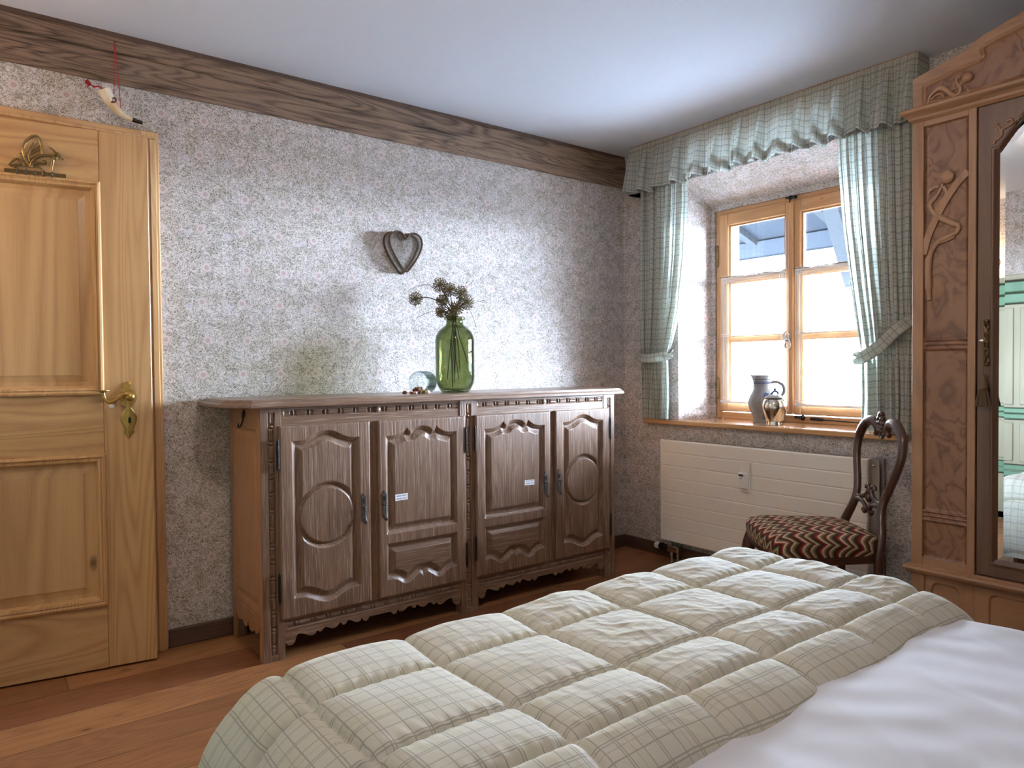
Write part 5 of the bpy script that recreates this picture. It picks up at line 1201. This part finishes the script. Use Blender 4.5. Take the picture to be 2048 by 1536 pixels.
    V = [(xm+.0006, y, z) for y, z in ring0]+[(xm-.0006, y, z) for y, z in ring1]; F = [(i, (i+1) % n, n+(i+1) % n, n+i) for i in range(n)]+[tuple(range(n, 2*n))]
    mo = MB().add(V, F).build('mirror', M['mirror'], D)
    # spandrel carving above the mirror corner
    for s in (1, -1):
        q = (lambda y: y) if s == 1 else mir; g = lambda pts: [(XD-.001, q(y), z) for y, z in pts]; m = MB()
        m.tube(arc_pts(g([(-2.248, 1.918), (-2.256, 1.94), (-2.268, 1.955), (-2.262, 1.975), (-2.254, 1.982), (-2.262, 1.990)]), 5), .005, 8); m.tube(arc_pts(g([(-2.256, 1.93), (-2.272, 1.945), (-2.272, 1.962), (-2.290, 1.970), (-2.304, 1.978), (-2.300, 1.990), (-2.288, 1.988)]), 5), .0055, 8)
        m.tube(arc_pts(g([(-2.30, 1.972), (-2.318, 1.984), (-2.335, 1.992)]), 4), .0022, 6); m.ell((XD, q(-2.345), 1.998), (.007, .010, .010)); m.build('spandrel_carving', M['wal_v'], D, auto=60)
        MB().prism([(q(-2.247), 2.048), (q(-2.247), 1.905), (q(-2.38), 2.012), (q(-2.38), 2.036)], lambda a, b, h: (XD+.001-h, a, b), .0, .0008).build('spandrel_field', M['black'], D)
    # twisted pull and key
    m = MB(); yk = -2.231
    for sgn in (1, -1):
        m.tube([(XD-.010-.004*math.cos(k*.9), yk+.006*sgn*math.sin(k*.55), 1.302-k*.0055) for k in range(28)], .003, 6)
    for z in (1.303, 1.228, 1.150): m.ell((XD-.010, yk, z), (.006, .009, .006))
    m.tube([(XD-.002, yk, 1.302), (XD-.012, yk, 1.302)], .004, 6).tube([(XD-.002, yk, 1.150), (XD-.012, yk, 1.150)], .004, 6).build('door_pull', M['brass_dark'], D, auto=60)
    tag(MB().tube([(XD, yk+.002, 1.228), (XD-.026, yk+.006, 1.232)], .003, 8).ell((XD-.03, yk+.008, 1.233), (.003, .009, .006)).build('key', M['chrome'], D, auto=60), 'small bright key in the lock')
    # tassel hanging from the key
    t = thing('tassel', 'brown silk tassel hanging on the wardrobe door pull', 'tassel', (XD-.02, yk, 1.12)); c = Vector((XD-.022, yk+.004, 0))
    MB().tube([(c.x, c.y, 1.228), (c.x, c.y, 1.112)], .0016, 6).build('cord', M['tassel'], t, fix=False)
    MB().lathe((c.x, c.y, 1.058), [(0, 0), (.014, .004), (.017, .012), (.012, .022), (.008, .04), (.004, .056), (0, .058)], 16).build('tassel_head', M['tassel'], t, auto=50)
    m = MB(); rr = random.Random(9)
    for k in range(60):
        a = rr.uniform(0, 6.28); r1 = .013*math.sqrt(rr.random()); r2 = .026*math.sqrt(rr.random()); m.tube([(c.x+math.cos(a)*r1*.7, c.y+math.sin(a)*r1, 1.066), (c.x+math.cos(a)*r2*.6, c.y+math.sin(a)*r2, 1.0+rr.uniform(0, .006))], .0018, 4)
    m.build('fringe', M['tassel'], t, fix=False)
    # ---- pediment
    outp = [(-1.980, 2.116), (-1.980, 2.226), (-2.030, 2.240), (-2.090, 2.255), (-2.158, 2.273), (-2.178, 2.287), (-2.215, 2.307), (-2.27, 2.322), (-2.337, 2.342), (-2.42, 2.360), (YC, 2.368)]
    poly = outp+[(mir(y), z) for y, z in outp[::-1][1:]]
    inp = [(-2.017, 2.122), (-2.017, 2.194), (-2.094, 2.211), (-2.160, 2.222), (-2.200, 2.228), (-2.212, 2.236), (-2.208, 2.252), (-2.204, 2.263), (-2.219, 2.274), (-2.28, 2.290), (-2.337, 2.301), (-2.42, 2.318), (YC, 2.325)]
    ipoly = inp+[(mir(y), z) for y, z in inp[::-1][1:]]
    def pht(A, B):
        d = sdf(A, B, ipoly); return np.interp(d, [-1, -.004, 0, .003, .006, .010, .012, 1], [0, 0, -.004, -.006, -.001, -.004, -.011, -.011])
    na, nb = 420, 70; yv = np.linspace(Y1, Y0, na); zt = np.interp(np.abs(yv-YC), [abs(p[0]-YC) for p in outp[:0:-1]], [p[1] for p in outp[:0:-1]])
    A = np.repeat(yv[:, None], nb, 1); wv = np.linspace(0, 1, nb)[None, :]; B = 2.112*(1-wv)+zt[:, None]*wv; Hh = pht(A, B)
    A = np.pad(A, 1, 'edge'); B = np.pad(B, 1, 'edge'); Hh = np.pad(Hh, 1, 'constant', constant_values=-.025)
    o = grid('pediment', np.stack([X-Hh, A, B], -1), M['wal_h'], w, auto=40); o.data.flip_normals()
    B2 = sdf(A, B, ipoly)
    msk = sdf(A[1:-1,1:-1], B[1:-1,1:-1], ipoly) > .012; mk = msk[:-1,:-1] & msk[1:,1:] & msk[1:,:-1] & msk[:-1,1:]
    o = grid('pediment_panel', np.stack([X-Hh[1:-1,1:-1]-.0006, A[1:-1,1:-1], B[1:-1,1:-1]], -1), M['burl'], w, mask=mk); o.data.flip_normals()
    for s in (1, -1):
        q = (lambda y: y) if s == 1 else mir; g = lambda pts: [(X+.006, q(y), z) for y, z in pts]; fl = ((1, 0, 0), .7); m = MB()
        m.tube(arc_pts(g([(-2.033, 2.122), (-2.036, 2.144), (-2.050, 2.160), (-2.066, 2.168), (-2.082, 2.164), (-2.098, 2.150), (-2.112, 2.133), (-2.126, 2.126), (-2.139, 2.134), (-2.140, 2.148), (-2.131, 2.165), (-2.128, 2.180), (-2.134, 2.188), (-2.142, 2.184)]), 5), [.006]*10+[.009]*25+[.007]*15+[.0045]*16, 10, flat=fl)
        m.tube(arc_pts(g([(-2.036, 2.124), (-2.055, 2.127), (-2.075, 2.125), (-2.084, 2.136), (-2.074, 2.147), (-2.055, 2.145), (-2.042, 2.134)]), 5), .0045, 8, flat=fl)
        m.tube(arc_pts(g([(-2.111, 2.150), (-2.130, 2.153), (-2.150, 2.166)]), 5), .004, 8, flat=fl)
        m.ell((X+.004, q(-2.164), 2.177), (.013, .019, .018), 16, 10).ell((X+.007, q(-2.167), 2.128), (.005, .009, .012), 12, 8)
        m.build('pediment_carving', M['wal_v'], w, auto=60)
    MB().box(-.47, -.03, Y1+.01, Y0-.01, 2.06, 2.10).build('top_board', M['wal_h'], w)
wardrobe()

# ================================================================== BED, SHEET, QUILT
BX0, BX1, BYF, BZ = -2.955, -1.565, -1.945, .575
def bed():
    b = thing('bed', 'double bed with a deep mattress in the foreground', 'bed', ((BX0+BX1)/2, -3.0, 0))
    MB().box(BX0+.01, BX1-.01, BYF-.02, -3.98, .33, BZ-.02, .05).build('mattress', M['mattress'], b, bevel=.01)
    MB().box(BX0, BX0+.03, BYF-.03, -4.02, .18, .36, .004).box(BX1-.03, BX1, BYF-.03, -4.02, .18, .36, .004).build('side_rail', M['oak_v'], b)
    MB().box(BX0, BX1, BYF-.03, BYF-.005, .14, .42, .004).build('footboard', M['oak_h'], b)
    MB().box(BX0, BX1, -4.05, -4.02, .1, 1.1, .006).build('headboard', M['oak_h'], b)
    for x in (BX0, BX1-.06):
        for y in (BYF-.065, -4.05): MB().box(x, x+.06, y, y+.06, 0, .2, .004).build('leg', M['oak_v'], b)
bed()
def smooth_noise(A, B, f, seed, n=5, aniso=None):
    r = np.random.default_rng(seed); s = 0
    for k in range(n):
        th = r.uniform(0, np.pi) if aniso is None else aniso+r.normal(0, .35); ff = f*r.uniform(.6, 1.7); s = s+np.sin((A*np.cos(th)+B*np.sin(th))*ff*6.283+r.uniform(0, 6.28)+1.2*np.sin((A*np.sin(th)-B*np.cos(th))*ff*2.1+k))
    return s/n
def drape(a, r):
    """distance past an edge -> (outward, down) following a rounded shoulder"""
    L = r*math.pi/2; t = np.clip(a, 0, L)/r; out = r*np.sin(t); dn = r*(1-np.cos(t)); ex = np.maximum(a-L, 0); return out, dn+ex
def sheet():
    nu, nv = 220, 260; a = np.linspace(BX0-.30, BX1+.30, nu); b = np.linspace(-4.0, -2.35, nv); A, B = np.meshgrid(a, b, indexing='ij')
    r = .07; oL, dL = drape(np.maximum((BX0+.06)-A, 0), r); oR, dR = drape(np.maximum(A-(BX1-.04), 0), r)
    X = np.clip(A, BX0+.06, BX1-.04)-oL+oR; Z = np.full_like(A, BZ)-dL-dR
    wr = .014*smooth_noise(A, B, 1.5, 3, 6)+.004*(1-np.abs(smooth_noise(A, B, 2.2, 14, 6))**.8*2)+.003*smooth_noise(A, B, 6., 8, 5, aniso=.9)
    Z = Z+wr*np.clip(1-(dL+dR)/.1, 0.2, 1)+.012*np.exp(-((B+2.95)/.35)**2)*np.exp(-((A+2.1)/.4)**2)
    # soft roll close to the right edge like a rumpled duvet
    Z = Z+.012*np.exp(-((A+1.80)/.10)**2)*np.clip((-2.75-B)/.1, 0, 1)
    X = X+.010*np.sin(B*16)*np.clip((dL+dR-.1)/.15, 0, 1)
    o = grid('bed_sheet', np.stack([X, B, Z], -1), M['sheet'], thick=.004)
    tag(o, 'smooth white duvet cover at the lower right of the picture', 'duvet')
sheet()
def quilt():
    # cloth coordinates: a across the bed (x), b along it (y)
    x0, x1 = BX0+.075, BX1-.02; yf = -1.99; z0 = .600
    a0, a1 = x0-.62, x1+.42; b1 = yf+.46; b0 = -2.588
    nu, nv = 860, 620; a = np.linspace(a0, a1, nu); t = np.linspace(0, 1, nv); b = b0+(b1-b0)*t; A, B = np.meshgrid(a, b, indexing='ij')
    left = A < x0; ex = np.where(left, x0-A, np.maximum(A-x1, 0)); sx = np.where(left, -1., 1.); ey = np.maximum(B-yf, 0)
    r = np.where(left, .15, .09); r = np.where(ey > ex, .10, r)
    e = (ex**2.2+ey**2.2)**(1/2.2); wx = np.where(e > 0, ex/np.maximum(e, 1e-9), 0); wy = np.where(e > 0, ey/np.maximum(e, 1e-9), 0)
    out, dn = drape(e, r)
    flare = np.where(left, .30, .12)*np.clip(dn-.06, 0, 1)
    X = np.clip(A, x0, x1)+sx*(out+flare)*wx; Y = np.minimum(B, yf)+(out+flare)*wy; Z = z0-dn
    row = np.array([-3.0, -2.86, b0, -2.455, -2.318, -2.105, -1.885, -1.66, -1.44, -1.2]); ri = np.clip(np.searchsorted(row, B.ravel())-1, 0, len(row)-2).reshape(B.shape)
    rh = row[ri+1]-row[ri]; cy = (B-row[ri])/rh; fx = (A+2.92+.006*np.sin(B*11))/.2455; ix = np.floor(fx); cx = fx-ix
    border = B < -2.455; cell = ix*7.3+ri*3.1
    dx, dy = np.minimum(cx, 1-cx)*.2455, np.minimum(cy, 1-cy)*rh
    puff = (np.sin(np.pi*cx)*np.sin(np.pi*cy)).clip(0, 1)**.5; seam = (1-np.exp(-(dx/.008)**1.5))*(1-np.exp(-(dy/.008)**1.5))
    big = .013*puff+.009*seam
    g1 = .0016*np.sin(A*230+2.5*np.sin(B*30+cell)+cell)*np.exp(-dy/.016); g2 = .0013*np.sin(B*210+2.5*np.sin(A*28+cell)+cell)*np.exp(-dx/.014)
    def ridges(f, seed, an, k):
        q_ = smooth_noise(A+.05*np.sin(cell), B+.05*np.cos(cell), f, seed, k, aniso=an); return 1-np.abs(q_)**.8*1.6
    drag = .0048*ridges(3.6, 21, 1.42, 4)+.0034*ridges(8., 23, 1.3, 4)+.0016*ridges(17., 27, 1.25, 4)+.002*smooth_noise(A, B, 5, 25, 6)
    calm = np.clip((A+2.85)/.7, .12, 1)*np.clip(1.1-.5*((cell % 3)/3), .4, 1)
    Hh = big+g1+g2+drag*calm*puff
    tt = np.clip((B-b0)/(-2.455-b0), 0, 1); edge = np.where(border, np.sqrt(np.clip(1-(1-tt)**2.3, 0, 1)), 1); Z_e = -(1-edge)*.062
    hb = .008*(np.sin(np.pi*cx).clip(0, 1)**.4)*np.clip(np.minimum(tt*1.2, (1-tt)*8), 0, 1)+.007*seam*np.clip(tt*1.3, 0, 1)+g1*.5+.25*drag*np.clip(tt*4, 0, 1)
    Hh = np.where(border, hb, Hh); wob = .010*np.sin(A*7+1)+.006*np.sin(A*17)
    ang = np.clip(e/r, 0, math.pi/2); nz = np.cos(ang); nh = np.sin(ang)
    X = X+Hh*nh*sx*wx; Y = Y+Hh*nh*wy+np.where(border, wob*(1-tt), 0); Z = Z+Hh*nz+Z_e
    fold = np.clip((dn-.12)/.25, 0, 1)
    X = X+sx*wx*.022*np.sin(B*17+.6)*fold; Y = Y+wy*.022*np.sin(A*15)*fold
    Z = np.maximum(Z, .17)
    o = grid('quilt', np.stack([X, Y, Z], -1), M['quilt'], uv=np.stack([A, B], -1), thick=.010)
    tag(o, 'pale sage plaid quilt with stitched puffy squares spread over the bed', 'quilt')
quilt()

# ================================================================== PAINTED CUPBOARD (seen in the mirror) AND WALL LAMP
def cupboard():
    xf, xb, ya, yb = -3.55, -4.07, -.70, -2.0
    c = thing('painted_cupboard', 'green and cream painted farmhouse cupboard reflected in the wardrobe mirror', 'cupboard', ((xf+xb)/2, (ya+yb)/2, 0))
    MB().box(xb, xf, yb, ya, 0, 1.58, .004).build('cupboard_body', M['pcream'], c)
    def ring(p0, z0, z1, mt, nm): MB().box(xb, xf+p0, yb-p0, ya+p0, z0, z1, .006).build(nm, mt, c)
    ring(.055, 1.745, 1.785, M['pcream'], 'cornice_top'); ring(.045, 1.735, 1.745, M['pdark'], 'cornice_line'); ring(.035, 1.662, 1.735, M['pgreen'], 'cornice'); ring(.028, 1.652, 1.662, M['pdark'], 'cornice_line'); ring(.018, 1.585, 1.652, M['pgreen'], 'frieze_band'); ring(.012, 1.575, 1.585, M['pdark'], 'cornice_line')
    for (z0, z1) in ((.76, .795), (.80, .835), (.345, .385), (.39, .43)): ring(.014, z0, z1, M['pgreen'], 'green_band')
    for z in (.755, .797, .838, .433, .340): ring(.015, z-.003, z+.003, M['pdark'], 'cornice_line')
    for (a, b) in ((ya-.03, -1.33), (-1.37, yb+.03)):
        for (z0, z1) in ((.86, 1.55), (.455, .73)):
            MB().box(xf, xf+.012, a, b, z0, z1, .004).build('door_panel', M['pcream'], c)
            m = MB(); m2 = [(z1-.06, 1), (z0+.08, -1)]
            for (zc, sg) in m2:
                for yc in (a-.06, b+.06):
                    s2 = 1 if yc == a-.06 else -1
                    m.tube(arc_pts([(xf+.0125, yc, zc-.05*sg), (xf+.0125, yc-.002*s2, zc-.02*sg), (xf+.0125, yc-.025*s2, zc+.012*sg), (xf+.0125, yc-.06*s2, zc+.016*sg), (xf+.0125, yc-.075*s2, zc)], 5), .0025, 5)
            for k in range(14): rr = random.Random(k*7); m.ell((xf+.0125, (a+b)/2+rr.uniform(-.06, .06), (z0+z1)/2+rr.uniform(-.09, .09)), (.0015, .009, .009), 8, 5)
            m.build('painted_flowers', M['pdark'], c, fix=False)
    for y in (ya-.08, yb+.02): MB().box(xf-.06, xf, y, y+.06, 0, .05).build('foot', M['pgreen'], c)
cupboard()
def lamp():
    x, y, z = LAMP
    t = thing('wall_lamp', 'small wall lamp beside the door outside the picture on the left', 'lamp', (XL, y, z))
    MB().lathe((XL, y, z), [(0, 0), (.05, 0), (.05, .01), (.02, .02), (.0, .02)], 20, (1, 0, 0)).build('wall_plate', M['brass'], t, auto=50)
    MB().tube([(XL+.02, y, z), (x, y, z-.03), (x, y, z-.045)], .006, 8).build('arm', M['brass'], t, auto=50)
    MB().ell((x, y, z), .042, 20, 14).build('bulb', M['bulb'], t, smooth=True)
lamp()
def ceiling_lamp():
    x, y, z = CLAMP
    t = thing('ceiling_lamp', 'round frosted ceiling lamp above the bed outside the picture', 'lamp', (x, y, H))
    MB().lathe((x, y, H-.03), [(0, 0), (.05, 0), (.06, .02), (.06, .03), (0, .03)], 24).build('ceiling_rose', M['brass'], t, auto=50)
    MB().tube([(x, y, H-.02), (x, y, z+.06)], .006, 8).build('stem', M['brass'], t)
    MB().ell((x, y, z), (.085, .085, .065), 24, 14).build('globe', M['bulb2'], t, smooth=True)
ceiling_lamp()
